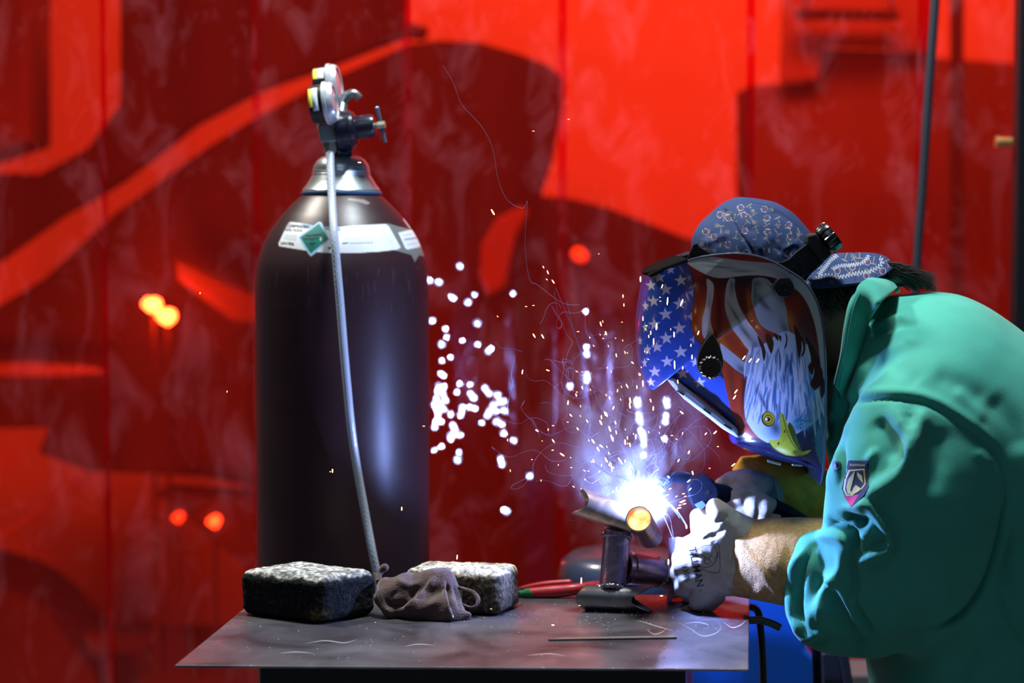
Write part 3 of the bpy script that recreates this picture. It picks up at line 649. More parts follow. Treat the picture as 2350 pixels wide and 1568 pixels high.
b = MB(); cylpx(b, P(858, 288), 0, 22, 4.5); b.build('adjusting_screw', m_br, reg)
b = MB(); q = P(876, 287); b.cyl(P(866, 249), P(884, 327), M(4.2, YR)); b.sphere(P(866, 249), M(5, YR), 8); b.build('t_handle', mat('handle_steel', (.16, .36, .5), .3, .7), reg)
b = MB(); cylpx(b, P(866, 288), 0, 18, 9, n=6); b.build('handle_nut', m_br, reg)
b = MB(); b.prism([(728, 285), (772, 284), (778, 324), (735, 327)], YR - .02, .045); b.build('inlet_block', mat('block_nickel', (.32, .36, .32), .35, .4), reg, smooth=False, bevel=.002)
b = MB(); b.cyl(P(757, 322), P(757, 350), M(17, YR), n=6); b.cyl(P(757, 338), P(757, 356), M(12, YR)); b.cyl(P(734, 286), P(734, 296), M(6, YR)); b.build('hose_fitting', m_br, reg)
b = MB(); b.tube(spline([P(782, 262, .02), P(786, 240, .03), P(795, 222, .03), P(812, 215, .03), P(826, 226, .03)], 6), [M(r, YR) for r in np.linspace(15, 9, 25)], 20); b.build('outlet_elbow', mat('cast_silver', (.42, .47, .50), .3, .9), reg)
b = MB(); b.cyl(P(790, 340, .01), P(793, 362, .02), M(16, YR), n=6); b.cyl(P(790, 318, .01), P(791, 345, .01), M(20, YR)); b.build('swivel_nut', mat('dark_blue_steel', (.03, .08, .14), .3, .8), reg)

# ---- braided clear hose
hp = [(757, 352, 2.81), (759, 400, 2.79), (762, 460, 2.765), (767, 540, 2.725), (774, 620, 2.715), (781, 700, 2.712), (789, 800, 2.71), (797, 890, 2.71), (806, 980, 2.71), (817, 1060, 2.712), (829, 1130, 2.715), (842, 1200, 2.715), (855, 1270, 2.71), (868, 1340, 2.71), (874, 1440, 2.70), (870, 1700, 2.71)]
pts = spline([W(*q) for q in hp], 26); b = MB(); R0 = M(9.6, 2.75)
nA = 36; VV = []; ref = np.array([1., 0, 0]); L = 0
for i, p in enumerate(pts):
    t = pts[min(i + 1, len(pts) - 1)] - pts[max(i - 1, 0)]; t /= np.linalg.norm(t); u = ref - t * (ref @ t); u /= np.linalg.norm(u); v = np.cross(t, u)
    if i: L += np.linalg.norm(p - pts[i - 1])
    for k in range(nA):
        a = 2 * math.pi * k / nA; h1 = math.sin(a * 5 + L * 900); h2 = math.sin(a * 5 - L * 900); r = R0 * (1 + .05 * max(h1, h2) - .03)
        VV.append(p + r * (u * math.cos(a) + v * math.sin(a)))
b.add(VV, [(i * nA + k, i * nA + (k + 1) % nA, (i + 1) * nA + (k + 1) % nA, (i + 1) * nA + k) for i in range(len(pts) - 1) for k in range(nA)])
ho = b.build('braided_hose', mat('clear_braid', (.50, .56, .68), .25, spec=.8, coat=.5)); ho.modifiers.remove(ho.modifiers[0])
tag(ho, 'clear braided hose running from the regulator down the front of the gas cylinder', 'hose')

# ================================================================== BRICKS, RAG, STRIP, PLIERS
def brick(name, base, h, vox, seed, label, mm, cracks):
    pts = np.array([T(*q)[:2] for q in base]); ctr = pts.mean(0); lo = np.r_[pts.min(0) - .012, TT - .006]; hi = np.r_[pts.max(0) + .012, TT + h + .012]
    P_ = grid(lo, hi, vox); rr = .013; X = P_[0] + 0 * P_[1]; Yg = P_[1] + 0 * P_[0]; d = None
    n = len(pts); area_ = sum(pts[i][0] * pts[(i + 1) % n][1] - pts[(i + 1) % n][0] * pts[i][1] for i in range(n)); sg = 1 if area_ > 0 else -1
    for i in range(n):
        a, c = pts[i], pts[(i + 1) % n]; e = (c - a) / np.linalg.norm(c - a); nrm = np.array([e[1], -e[0]]) * sg
        q = (X - a[0]) * nrm[0] + (Yg - a[1]) * nrm[1] + rr
        d = q if d is None else np.maximum(d, q)
        if i == 0: ds = []
        ds.append(q)
    ds.append(np.abs(P_[2] - (TT + h / 2)) - h / 2 + rr)
    S = 0; mxx = None
    for q in ds: S = S + np.maximum(q, 0) ** 2; mxx = q if mxx is None else np.maximum(mxx, q)
    sd = np.sqrt(S) + np.minimum(mxx, 0) - rr
    sd = np.broadcast_to(sd, (len(P_[0].ravel()), len(P_[1].ravel()), len(P_[2].ravel()))).astype(np.float32)
    V, Fq = surfnet(sd, lo, vox); V = relax(V, Fq, 2); N = vnormals(V, Fq)
    V = V + N * (.0014 * fbm(V + seed, 28, 2) + .00075 * fbm(V + seed, 160, 2))[:, None]
    V[:, 2] = np.maximum(V[:, 2], TT + .0003)
    # stone colour: light from above painted in, pale upward faces and dark sides
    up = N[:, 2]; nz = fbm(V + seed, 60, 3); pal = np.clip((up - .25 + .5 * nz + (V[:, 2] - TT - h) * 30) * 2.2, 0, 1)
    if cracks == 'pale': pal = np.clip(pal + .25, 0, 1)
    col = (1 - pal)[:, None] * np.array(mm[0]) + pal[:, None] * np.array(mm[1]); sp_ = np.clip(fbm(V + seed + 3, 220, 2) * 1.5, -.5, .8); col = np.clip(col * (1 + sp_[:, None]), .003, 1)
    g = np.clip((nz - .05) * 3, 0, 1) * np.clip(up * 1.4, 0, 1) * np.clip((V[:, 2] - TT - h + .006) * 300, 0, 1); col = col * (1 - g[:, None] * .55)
    if seed == 1: ds_ = np.exp(-(((PX(V) - (728, 1413)) / (24, 15)) ** 2).sum(1) * 1.2)[:, None]; col = col * (1 - ds_) + np.array([.17, .115, .05]) * ds_ * (1 + sp_[:, None])
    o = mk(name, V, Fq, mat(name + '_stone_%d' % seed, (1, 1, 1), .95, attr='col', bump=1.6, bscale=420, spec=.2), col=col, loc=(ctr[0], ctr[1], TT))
    return tag(o, label, 'brick', 'worn stone bricks on the table'), V, Fq
brick('stone_brick', [(545, 1411), (738, 1436), (868, 1412), (690, 1386)], .0595, .0016, 1, 'dark-sided worn stone brick on the left end of the table', [(.014, .014, .015), (.42, .41, .38)], 'x')
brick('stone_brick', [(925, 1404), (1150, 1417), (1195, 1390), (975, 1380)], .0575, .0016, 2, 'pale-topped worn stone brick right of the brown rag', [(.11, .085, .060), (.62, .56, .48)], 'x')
# rag
def gpx(x, y, Y, r): return (x, y, Y, r)
grp = [
 (chain([(905, 1362, 2.535, 34), (935, 1352, 2.54, 34), (975, 1352, 2.54, 30), (1012, 1345, 2.54, 34), (1030, 1370, 2.535, 32)]), .010),
 (chain([(905, 1385, 2.53, 28), (960, 1395, 2.52, 30), (1020, 1398, 2.515, 32), (1045, 1400, 2.52, 22)]), .010),
 (chain([(985, 1330, 2.54, 22), (1018, 1325, 2.54, 20)]), .01),
 (chain([(885, 1345, 2.54, 20), (880, 1375, 2.53, 18), (893, 1405, 2.52, 10), (897, 1415, 2.52, 6)]), .01),
 (chain([(1000, 1415, 2.51, 16), (1045, 1416, 2.51, 14), (1075, 1412, 2.51, 9)]), .006)]
Vr, Fr = sdf_build(grp, .0016, k=.008); Vr = relax(Vr, Fr, 3)
st_ = [([(880, 1375), (895, 1390), (915, 1392), (935, 1378), (950, 1358), (965, 1345)], 6, -7), ([(870, 1345), (878, 1380), (897, 1412)], 5, 4), ([(905, 1330), (940, 1345), (965, 1338)], 8, 3),
       ([(920, 1400), (935, 1385), (965, 1365), (985, 1340), (1000, 1322)], 6, 5, 'step'), ([(1017, 1330), (1022, 1370), (1030, 1405), (1040, 1425)], 4, 5), ([(1025, 1340), (1033, 1380), (1034, 1400)], 4, -6),
       ([(1040, 1345), (1050, 1370), (1055, 1400)], 4, -3), ([(950, 1405), (990, 1388), (1015, 1380)], 9, 3), ([(945, 1365), (960, 1375), (985, 1372), (1000, 1360)], 7, -2.5), ([(915, 1355), (900, 1370), (905, 1385), (930, 1375)], 6, -3)]
Vr = sculpt(Vr, Fr, st_); Vr = relax(Vr, Fr, 1); Nr = vnormals(Vr, Fr); Vr += Nr * (.0010 * fbm(Vr, 45, 2))[:, None]; Vr[:, 2] = np.maximum(Vr[:, 2], TT + .0005)
m_rag = mat('brown_rag_cloth', (.082, .042, .038), .95, bump=1.4, bscale=500, sheen=.4, nvar=.25, nscale=60)
rag = empty('rag', (T(970, 1425)[0], T(970, 1425)[1], TT), 'crumpled brown cloth rag lying between the two bricks', 'rag')
mk('cloth', Vr, Fr, m_rag, rag)
b = MB(); b.tube(spline([W(1050, 1348, 2.53), W(1068, 1354, 2.53), W(1085, 1362, 2.53), W(1097, 1376, 2.525), W(1093, 1390, 2.52), W(1078, 1394, 2.52), W(1058, 1386, 2.52)], 6), [M(2.5 + 4.5 * math.sin(min(1, k / 24) * 3.0), 2.53) for k in range(37)], 10); b.build('frayed_loop', m_rag, rag)
b = MB(); b.tube(spline([W(868, 1335, 2.54), W(872, 1315, 2.55), W(882, 1302, 2.55)], 5), [M(r, 2.54) for r in np.linspace(6, 9, 11)], 10)
b.sphere(W(883, 1303, 2.55), M(9.5, 2.55), 8); b.tube([W(872, 1345, 2.54), W(866, 1330, 2.545), W(858, 1315, 2.55)], [M(8, 2.54), M(6, 2.54), M(3, 2.54)], 8); b.build('knotted_end', m_rag, rag)
# thin flat strip on the plate
a0, a1 = T(1258, 1472), T(1553, 1467); d = (a1 - a0) / np.linalg.norm(a1 - a0); nn = np.array([-d[1], d[0], 0]) * .011
b = MB(); tz = np.array([0, 0, .0022]); o0 = a0 + d * .018 + nn
A = [a0, a1, a1 + nn, o0]; b.add([p + [0, 0, .0002] for p in A] + [p + tz for p in A], [(3, 2, 1, 0), (4, 5, 6, 7), (0, 1, 5, 4), (1, 2, 6, 5), (2, 3, 7, 6), (3, 0, 4, 7)])
tag(b.build('flat_bar', mat('grey_mill_steel', (.20, .18, .17), .5, .6), smooth=False), 'thin flat grey steel bar lying near the table front edge', 'bar')
# slag grains
b = MB()
for _ in range(260):
    x, y = random.choice([(random.gauss(1450, 130), random.uniform(1372, 1450)), (random.gauss(1250, 120), random.uniform(1385, 1440)), (random.uniform(560, 1700), random.uniform(1430, 1520))])
    if x > 1700 or x < 560: continue
    r = random.uniform(.0004, .0011); b.sphere(T(x, y) + [0, 0, r * .7], r, 4)
tag(b.build('slag_grains', mat('slag', (.62, .64, .70), .3, .3)), 'tiny steel slag grains scattered over the table plate', 'slag', kind='stuff')
# pliers
pl = empty('pliers', T(1260, 1378), 'red handled pliers lying between the pale brick and the pipe frame', 'pliers')
YP = 2.655
m_rd = mat('red_grip', (.50, .012, .02), .4, coat=.15); m_gn = mat('green_grip', (.01, .16, .05), .35, coat=.3)
b = MB(); b.tube(spline([W(1215, 1361, YP), W(1240, 1360, YP), W(1280, 1357, YP), W(1320, 1353, YP), W(1362, 1347, YP + .01), W(1392, 1343, YP + .02)], 6), [M(r, YP) for r in np.r_[np.linspace(12, 15, 10), np.linspace(15, 13.5, 15), np.linspace(13, 8, 6)]], 20); b.build('grip', m_rd, pl)
b = MB(); b.tube([W(1193, 1363, YP), W(1200, 1363, YP), W(1206, 1362.5, YP), W(1222, 1361.5, YP)], [M(8, YP), M(8.5, YP), M(12, YP), M(13, YP)], 20); o = b.build('grip_collar', m_gn, pl); o['label'] = 'green collar'
YP2 = 2.70
b = MB(); b.tube(spline([W(1196, 1351, YP2), W(1220, 1346, YP2), W(1255, 1341, YP2), W(1295, 1338, YP2), W(1313, 1338, YP2)], 6), [M(r, YP2) for r in np.r_[np.linspace(5, 8, 12), np.linspace(8, 8.5, 10), np.linspace(8, 4, 3)]], 16); b.build('grip', m_rd, pl)
b = MB(); b.tube([W(1199, 1362, YP), W(1160, 1366, YP + .01), W(1110, 1372, YP + .02), W(1070, 1376, YP + .02)], [M(7, YP), M(14, YP), M(11, YP), M(3, YP)], 12); b.tube([W(1199, 1352, YP2), W(1160, 1362, YP + .02)], M(6, YP)); b.build('jaws', mat('tool_steel', (.2, .2, .22), .3, .95), pl)
# ================================================================== WELDED PIPE FRAME
frame = empty('pipe_frame', (T(1400, 1403)[0], T(1400, 1403)[1] + .01, TT), 'welded frame of short steel pipes standing on the table, being welded', 'pipe frame')
def steel(name, base, rough=.3, hue=.0, bl=(.13, .10, .19)):
    """bare steel with heat-tint colours and spatter"""
    m = bpy.data.materials.new(name); m.use_nodes = True; nt = m.node_tree; N = nt.nodes.new; L = nt.links.new; b = nt.nodes['Principled BSDF']
    b.inputs['Metallic'].default_value = .92; b.inputs['Roughness'].default_value = rough
    tc = N('ShaderNodeTexCoord'); n = N('ShaderNodeTexNoise'); n.inputs['Scale'].default_value = 38; n.inputs['Detail'].default_value = 5; n.inputs['Distortion'].default_value = .7; L(tc.outputs['Object'], n.inputs['Vector'])
    c = N('ShaderNodeValToRGB'); e = c.color_ramp.elements; e[0].position = .3; e[0].color = (*base, 1); e[1].position = .72; e[1].color = (base[0] * 1.6, base[1] * 1.4, base[2] * 1.3, 1); e.new(.52).color = (*bl, 1)
    L(n.outputs[0], c.inputs[0]); L(c.outputs[0], b.inputs['Base Color'])
    n2 = N('ShaderNodeTexNoise'); n2.inputs['Scale'].default_value = 420; n2.inputs['Detail'].default_value = 2; L(tc.outputs['Object'], n2.inputs['Vector'])
    bp = N('ShaderNodeBump'); bp.inputs['Strength'].default_value = .35; bp.inputs['Distance'].default_value = .0005; L(n2.outputs[0], bp.inputs['Height']); L(bp.outputs[0], b.inputs['Normal'])
    return m
m_s1 = steel('heat_tinted_steel', (.40, .36, .44), .36, bl=(.28, .22, .38)); m_s2 = steel('brown_steel', (.38, .33, .29), .33, bl=(.34, .26, .22)); m_s3 = steel('blue_steel', (.26, .27, .38), .34, bl=(.28, .22, .38)); m_s4 = steel('dark_mill_steel', (.20, .20, .21), .38, bl=(.24, .22, .24))
def pipe(name, a, b_, r0, r1, m, cope0=0, cope1=0, cham0=0, th=.0022, n=64, phase=0, parent=frame):
    a = np.array(a); b_ = np.array(b_); t = (b_ - a); L = np.linalg.norm(t); t /= L
    u = np.cross(t, [0, 1., 0]); u = u / np.linalg.norm(u) if np.linalg.norm(u) > .2 else np.array([1., 0, 0]); u -= t * (u @ t); u /= np.linalg.norm(u); v = np.cross(t, u)
    def ring(pos, r, rin, cope, inward):
        out = []
        for k in range(n):
            A = 2 * math.pi * k / n; off = cope * (math.cos(A + phase) ** 2) * inward
            if cham0 and inward > 0: off = max(off, cham0 * max(0, math.cos(A) - .25) * 1.2, cham0 * max(0, -math.cos(A) - .25) * 1.2)
            out.append(pos + t * off + rin * (u * math.cos(A) + v * math.sin(A)))
        return out
    V = []; m_ = 10
    for j in range(m_ + 1):
        f = j / m_; p = a + t * L * f; r = r0 + (r1 - r0) * f
        e = [ring(p, r, r, cope0 * (1 - f) ** 2, 1), ring(p, r, r, cope1 * f ** 2, -1)]
        V.append([x + y - (a + t * L * f + r * (u * math.cos(2 * math.pi * k / n) + v * math.sin(2 * math.pi * k / n))) for k, (x, y) in enumerate(zip(*e))])
    Vo = [q for rg in V for q in rg]; Vi = []
    for j, rg in enumerate(V):
        f = j / m_; r = r0 + (r1 - r0) * f
        for k, q in enumerate(rg):
            A = 2 * math.pi * k / n; Vi.append(q - th * (u * math.cos(A) + v * math.sin(A)))
    No = len(Vo); Fc = []
    for j in range(m_):
        for k in range(n):
            q = [j * n + k, j * n + (k + 1) % n, (j + 1) * n + (k + 1) % n, (j + 1) * n + k]; Fc.append(q); Fc.append([No + i for i in q[::-1]])
    for j in (0, m_):
        for k in range(n):
            q = [j * n + k, j * n + (k + 1) % n, No + j * n + (k + 1) % n, No + j * n + k]; Fc.append(q if j else q[::-1])
    b = MB(); b.add(Vo + Vi, Fc); return b.build(name, m, parent)
R = lambda px, Y=2.57: M(px, Y)
pipe('lower_pipe', W(1325, 1370, 2.575), W(1478, 1374, 2.56), R(30), R(31), m_s4, 0, R(26), cham0=R(22), phase=math.pi / 2)
pipe('upright_pipe', W(1418, 1215, 2.575), W(1405, 1352, 2.575), R(32), R(31), m_s1)
pipe('middle_pipe', W(1425, 1300, 2.585), W(1560, 1322, 2.66), R(37), R(30), m_s3)
pipe('rear_upright_pipe', W(1563, 1237, 2.645), W(1556, 1392, 2.62), R(28), R(28), m_s3, 0, R(24), phase=math.pi / 2)
pipe('upper_pipe', W(1322, 1150, 2.57), W(1454, 1197, 2.568), R(32), R(31), m_s2, R(26), 0, phase=1.9)
pipe('cross_pipe', W(1466, 1191, 2.518), W(1491, 1232, 2.60), R(30), R(30), m_s2, 0, R(10), th=.0016, phase=.6)
# glowing hot metal seen inside the open pipe, beside the arc
b = MB(); c0 = W(1466, 1191, 2.518); c1 = W(1491, 1232, 2.60); t = (c1 - c0) / np.linalg.norm(c1 - c0); b.lathe(c0 + t * .011, t, [(0, .0005), (.002, R(14)), (.003, R(28))], 32)
hot = bpy.data.materials.new('hot_metal'); hot.use_nodes = True; nt = hot.node_tree; N = nt.nodes.new; L = nt.links.new; bb = nt.nodes['Principled BSDF']
tc = N('ShaderNodeTexCoord'); nn_ = N('ShaderNodeTexNoise'); nn_.inputs['Scale'].default_value = 45; nn_.inputs['Detail'].default_value = 3; L(tc.outputs['Object'], nn_.inputs['Vector'])
cr = N('ShaderNodeValToRGB'); e = cr.color_ramp.elements; e[0].position = .38; e[0].color = (.9, .22, .05, 1); e[1].position = .62; e[1].color = (1, .85, .6, 1); e.new(.5).color = (1, .5, .18, 1); L(nn_.outputs[0], cr.inputs[0]); L(cr.outputs[0], bb.inputs['Emission Color']); bb.inputs['Emission Strength'].default_value = 2.2
bb.inputs['Base Color'].default_value = (.3, .12, .05, 1)
o = b.build('hot_weld_root', hot, frame); o['label'] = 'glowing orange weld root inside the open pipe'
m_wb = mat('weld_bead', (.30, .28, .36), .25, .95, bump=1, bscale=300, nvar=.4, nscale=90)
def bead(center, axis, r, rb, a0=0, a1=360, sq=1.0, ecc=0):
    b = MB(); axis = np.array(axis, float); axis /= np.linalg.norm(axis); u = np.cross(axis, [0, 1., 0]); u /= np.linalg.norm(u) + 1e-9; v = np.cross(axis, u); P_ = []; Rr = []
    for k in range(73):
        A = math.radians(a0 + (a1 - a0) * k / 72); P_.append(np.array(center) + r * (u * math.cos(A) + v * math.sin(A)) + axis * ecc * math.cos(2 * A)); Rr.append(rb * (1 + .16 * math.sin(k * 1.9) + .10 * math.sin(k * 4.3)))
    b.tube(P_, Rr, 8); b.build('weld_bead', m_wb, frame)
bead(W(1406, 1344, 2.573), W(1405, 1352, 2.575) - W(1418, 1215, 2.575), R(32), R(6), ecc=R(6))
bead(W(1512, 1314, 2.632), W(1560, 1322, 2.66) - W(1425, 1300, 2.585), R(32), R(5))
bead(W(1535, 1318, 2.645), W(1560, 1322, 2.66) - W(1425, 1300, 2.585), R(30), R(6))
bead(W(1438, 1302, 2.592), W(1560, 1322, 2.66) - W(1425, 1300, 2.585), R(36), R(4))
bead(W(1452, 1196, 2.575), W(1474, 1204, 2.575) - W(1322, 1150, 2.58), R(31), R(4))
bead(W(1416, 1226, 2.575), W(1405, 1352, 2.575) - W(1418, 1215, 2.575), R(32), R(4), ecc=R(5))
# spatter balls on the upright pipe
b = MB()
for _ in range(110):
    f = random.random(); c = W(1418, 1215, 2.575) * (1 - f) + W(1405, 1352, 2.575) * f; A = random.uniform(-.9, 1.4); r = random.uniform(.0003, .0009); b.sphere(c + R(31.5) * np.array([math.sin(A), -math.cos(A), 0]), r, 4)
o = b.build('spatter', m_wb, frame); o['kind'] = 'stuff'

# ================================================================== ARC, SMOKE, TRAILS, SPARKS
b = MB(); b.sphere(ARC, .006, 12); A_ = 4 * math.pi * .006 ** 2; Lr = ARC_P / (math.pi * A_)
arc = b.build('welding_arc', mat('arc_light', (1, 1, 1), .5, emit=(.28, .40, 1.0), estr=Lr)); tag(arc, 'blinding blue-white welding arc at the top pipe joint', 'welding arc')
b = MB()
for _ in range(26):
    d = np.array([random.gauss(0, 1), random.gauss(0, .5), random.gauss(.4, .8)]); d /= np.linalg.norm(d); n = random.uniform(.008, .03)
    b.tube([ARC + d * .004, ARC + d * n * .5 + np.random.randn(3) * .0012, ARC + d * n], [.0022, .0010, .0002], 6)
o = b.build('molten_spray', mat('white_hot', (1, 1, 1), .5, emit=(.75, .82, 1.0), estr=9), arc)
def smoke_mat():
    m = bpy.data.materials.new('weld_fume'); m.use_nodes = True; nt = m.node_tree; nt.nodes.clear(); N = nt.nodes.new; L = nt.links.new
    out = N('ShaderNodeOutputMaterial'); vs = N('ShaderNodeVolumeScatter'); vs.inputs['Color'].default_value = (.85, .85, 1, 1); tc = N('ShaderNodeTexCoord')
    mp = N('ShaderNodeMapping'); mp.inputs['Scale'].default_value = (1.2, 1.2, .75); L(tc.outputs['Object'], mp.inputs[0])
    n = N('ShaderNodeTexNoise'); n.inputs['Scale'].default_value = 15; n.inputs['Detail'].default_value = 5; n.inputs['Distortion'].default_value = 1.4; L(mp.outputs[0], n.inputs['Vector'])
    r = N('ShaderNodeMapRange'); r.inputs[1].default_value = .46; r.inputs[2].default_value = .72; r.inputs[3].default_value = 0; r.inputs[4].default_value = 1; L(n.outputs[0], r.inputs[0])
    # the plume rises up and to the left of the arc
    ds = N('ShaderNodeVectorMath'); ds.operation = 'MULTIPLY'; ds.inputs[1].default_value = (1 / .13, 1 / .08, 1 / .19); L(tc.outputs['Object'], ds.inputs[0])
    ln = N('ShaderNodeVectorMath'); ln.operation = 'LENGTH'; L(ds.outputs[0], ln.inputs[0])
    fo = N('ShaderNodeMapRange'); fo.inputs[1].default_value = .35; fo.inputs[2].default_value = 1; fo.inputs[3].default_value = 1; fo.inputs[4].default_value = 0; fo.interpolation_type = 'SMOOTHSTEP'; L(ln.outputs['Value'], fo.inputs[0])
    mu = N('ShaderNodeMath'); mu.operation = 'MULTIPLY'; L(r.outputs[0], mu.inputs[0]); L(fo.outputs[0], mu.inputs[1])
    m2 = N('ShaderNodeMath'); m2.operation = 'MULTIPLY'; m2.inputs[1].default_value = SMOKE; L(mu.outputs[0], m2.inputs[0]); L(m2.outputs[0], vs.inputs['Density']); L(vs.outputs[0], out.inputs['Volume']); return m
SMOKE = 7.0
pc = W(1440, 1010, 2.62)
b = MB(); b.sphere(pc, 1, 14, sc=(.13, .08, .19)); sm = b.build('smoke_plume', smoke_mat(), loc=pc); sm.modifiers.clear()
tag(sm, 'thin bluish weld smoke rising up and left of the arc', 'smoke', kind='stuff')
def haze_mat():
    m = bpy.data.materials.new('arc_glow_haze'); m.use_nodes = True; nt = m.node_tree; nt.nodes.clear(); N = nt.nodes.new; L = nt.links.new
    out = N('ShaderNodeOutputMaterial'); vs = N('ShaderNodeVolumeScatter'); vs.inputs['Color'].default_value = (.9, .92, 1, 1); tc = N('ShaderNodeTexCoord')
    n = N('ShaderNodeTexNoise'); n.inputs['Scale'].default_value = 34; n.inputs['Detail'].default_value = 4; n.inputs['Distortion'].default_value = 1.5; L(tc.outputs['Object'], n.inputs['Vector'])
    r = N('ShaderNodeMapRange'); r.inputs[1].default_value = .35; r.inputs[2].default_value = .68; r.inputs[3].default_value = 0.1; r.inputs[4].default_value = 1; L(n.outputs[0], r.inputs[0])
    ln = N('ShaderNodeVectorMath'); ln.operation = 'LENGTH'; L(tc.outputs['Object'], ln.inputs[0])
    fo = N('ShaderNodeMapRange'); fo.inputs[1].default_value = .008; fo.inputs[2].default_value = .045; fo.inputs[3].default_value = 1; fo.inputs[4].default_value = 0; fo.interpolation_type = 'SMOOTHSTEP'; L(ln.outputs['Value'], fo.inputs[0])
    mu = N('ShaderNodeMath'); mu.operation = 'MULTIPLY'; L(r.outputs[0], mu.inputs[0]); L(fo.outputs[0], mu.inputs[1])
    m2 = N('ShaderNodeMath'); m2.operation = 'MULTIPLY'; m2.inputs[1].default_value = 5; L(mu.outputs[0], m2.inputs[0]); L(m2.outputs[0], vs.inputs['Density']); L(vs.outputs[0], out.inputs['Volume']); return m
hz = ARC + [-.003, 0, .006]  # fume ball added so the arc shows a bloom
b = MB(); b.sphere(hz, .046, 14); hzo = b.build('arc_glow_fume', haze_mat(), loc=hz); hzo.modifiers.clear(); tag(hzo, 'dense fume right around the welding arc, added to carry its glow', 'smoke', kind='stuff')
# curling fume threads lit by the arc
m_th = mat('fume_thread', (.16, .19, .30), .9); m_th.node_tree.nodes['Principled BSDF'].inputs['Specular IOR Level'].default_value = 0
def wander(p, d, n, step, curl, drift):
    out = [np.array(p, float)]; d = np.array(d, float); w_ = np.random.randn(3) * curl
    for _ in range(n):
        w_ = w_ * .88 + np.random.randn(3) * curl * .5; d = d + np.cross(w_, d) + np.array(drift) * .04; d /= np.linalg.norm(d); out.append(out[-1] + d * step)
    return out
b = MB()
for q in range(42):
    a = random.gauss(-.3, .6); d = np.array([math.sin(a), random.gauss(0, .35), math.cos(a)])
    n = random.choice([16, 24, 36, 50, 66]); pts = wander(ARC + d * random.uniform(.01, .04), d, n, .0036, .11, (-.1, 0, .4))
    b.tube(pts, [random.choice([.00012, .0002, .0003]) * (1.1 - .6 * k / n) for k in range(len(pts))], 4, cap=False)
for q in range(75):
    s = W(random.gauss(1400, 95), random.uniform(700, 1120), 2.6 + random.gauss(0, .03)); d = np.random.randn(3); d[1] *= .3; d /= np.linalg.norm(d)
    pts = wander(s, d, random.choice([18, 30, 44]), .0028, .12, (0, 0, .15)); b.tube(pts, random.choice([.00010, .00016]), 4, cap=False)
for pl in ([(1016, 150), (1040, 190), (1060, 240), (1105, 290), (1130, 340), (1143, 410), (1165, 460), (1200, 478), (1210, 465), (1205, 560), (1215, 640), (1235, 655), (1290, 695), (1330, 700)],
           [(1275, 660), (1300, 720), (1320, 770), (1345, 850)], [(1300, 690), (1320, 770), (1350, 850), (1370, 920)], [(1350, 1010), (1355, 950), (1345, 900), (1330, 860)]):
    b.tube(spline([W(x, y, 2.6) for x, y in pl], 8), .00022, 4, cap=False)
for (ax_, ay), (bx, by), hgt in (((1500, 1135), (1575, 1208), 30), ((1500, 1138), (1560, 1190), 22), ((1505, 1150), (1578, 1210), 40), ((1510, 1165), (1545, 1240), 14)):
    pts = [W(ax_ + (bx - ax_) * t, ay + (by - ay) * t - hgt * 4 * t * (1 - t) * .5, 2.58) for t in np.linspace(0, 1, 14)]; b.tube(pts, .00028, 4, cap=False)
o = b.build('fume_threads', m_th); o.modifiers.clear(); tag(o, 'thin curling fume threads drifting above the welding arc', 'smoke', kind='stuff')
# sparks: glowing orange droplets in the air
m_sp = mat('spark_glow', (1, .6, .3), .5, emit=(1, .50, .16), estr=20); m_sp2 = mat('spark_glow_dim', (1, .6, .3), .5, emit=(1, .42, .10), estr=5)
b = MB(); b.sphere((0, 0, 0), 1, 6); proto = b.build('spark', m_sp, loc=(0, 0, 0)); proto.modifiers.clear(); pme = proto.data; pme2 = pme.copy(); pme2.materials[0] = m_sp2
SP = []
z5 = lambda x, y: (940 + x / 2.45, 560 + y / 2.45)
A1 = 'tiny glowing orange spark in the air above the pipe frame'; A2 = 'tiny glowing orange spark in front of the starred side of the helmet'; A3 = 'tiny glowing orange spark between the arc and the torch hand'; A4 = 'tiny glowing orange spark over the red curtain below the helmet'
for x, y, l, a in [(752,130,9,60),(777,160,14,70),(771,200,8,40),(807,212,16,55),(655,352,8,0),(696,346,8,0),(495,408,7,40),(1064,56,4,0),(1200,294,11,90),(1205,343,10,90),(1194,440,6,0),(1075,450,16,75),(1086,436,9,75),(947,493,9,0),(700,516,16,60),(748,520,16,60),(1013,527,7,60),(1088,532,6,0),(1098,510,5,0),(1118,574,8,70),(1162,626,12,80),(1158,530,5,50),(1198,543,7,80),(777,711,12,20),(634,720,16,100),(1133,718,9,70),(1035,573,8,50),(1224,612,6,50),(1253,668,10,40),(970,720,5,0),(937,850,11,70),(940,833,6,0),(961,913,8,80),(960,968,7,60),(889,1002,6,0),(945,1040,10,60),(807,1022,8,0),(716,1050,12,35),(804,1160,8,0),(858,1185,18,35),(909,1258,6,0),(983,1275,9,30),(1005,1278,7,30),(905,1202,5,30),(836,1243,5,100),(1105,850,8,60),(1227,805,8,80),(1278,805,12,88),(1298,735,8,88),(1312,785,22,88),(1187,875,9,70),(1240,880,20,80),(1238,910,20,80),(1370,925,14,95),(1408,1030,8,95),(1272,1085,16,95),(1099,955,16,70),(1108,960,16,70),(1075,1005,18,65),(1125,1040,20,70),(1138,1092,26,70),(1032,1110,18,55),(1060,1155,16,60),(1212,1115,18,85),(1239,1130,14,80),(1105,1215,20,60),(1180,1215,18,60),(1188,1225,18,60),(1237,1270,16,75),(1140,1255,16,30),(1130,1235,14,60),(1287,1285,10,80),(1163,1385,10,60),(922,1365,8,40),(965,1378,7,60),(551,1103,9,90),(566,1275,9,85),(80,1025,9,0),(688,1213,4,0),(745,1108,4,30)]:
    SP.append((*z5(x, y), l / 2.45, a, A1))
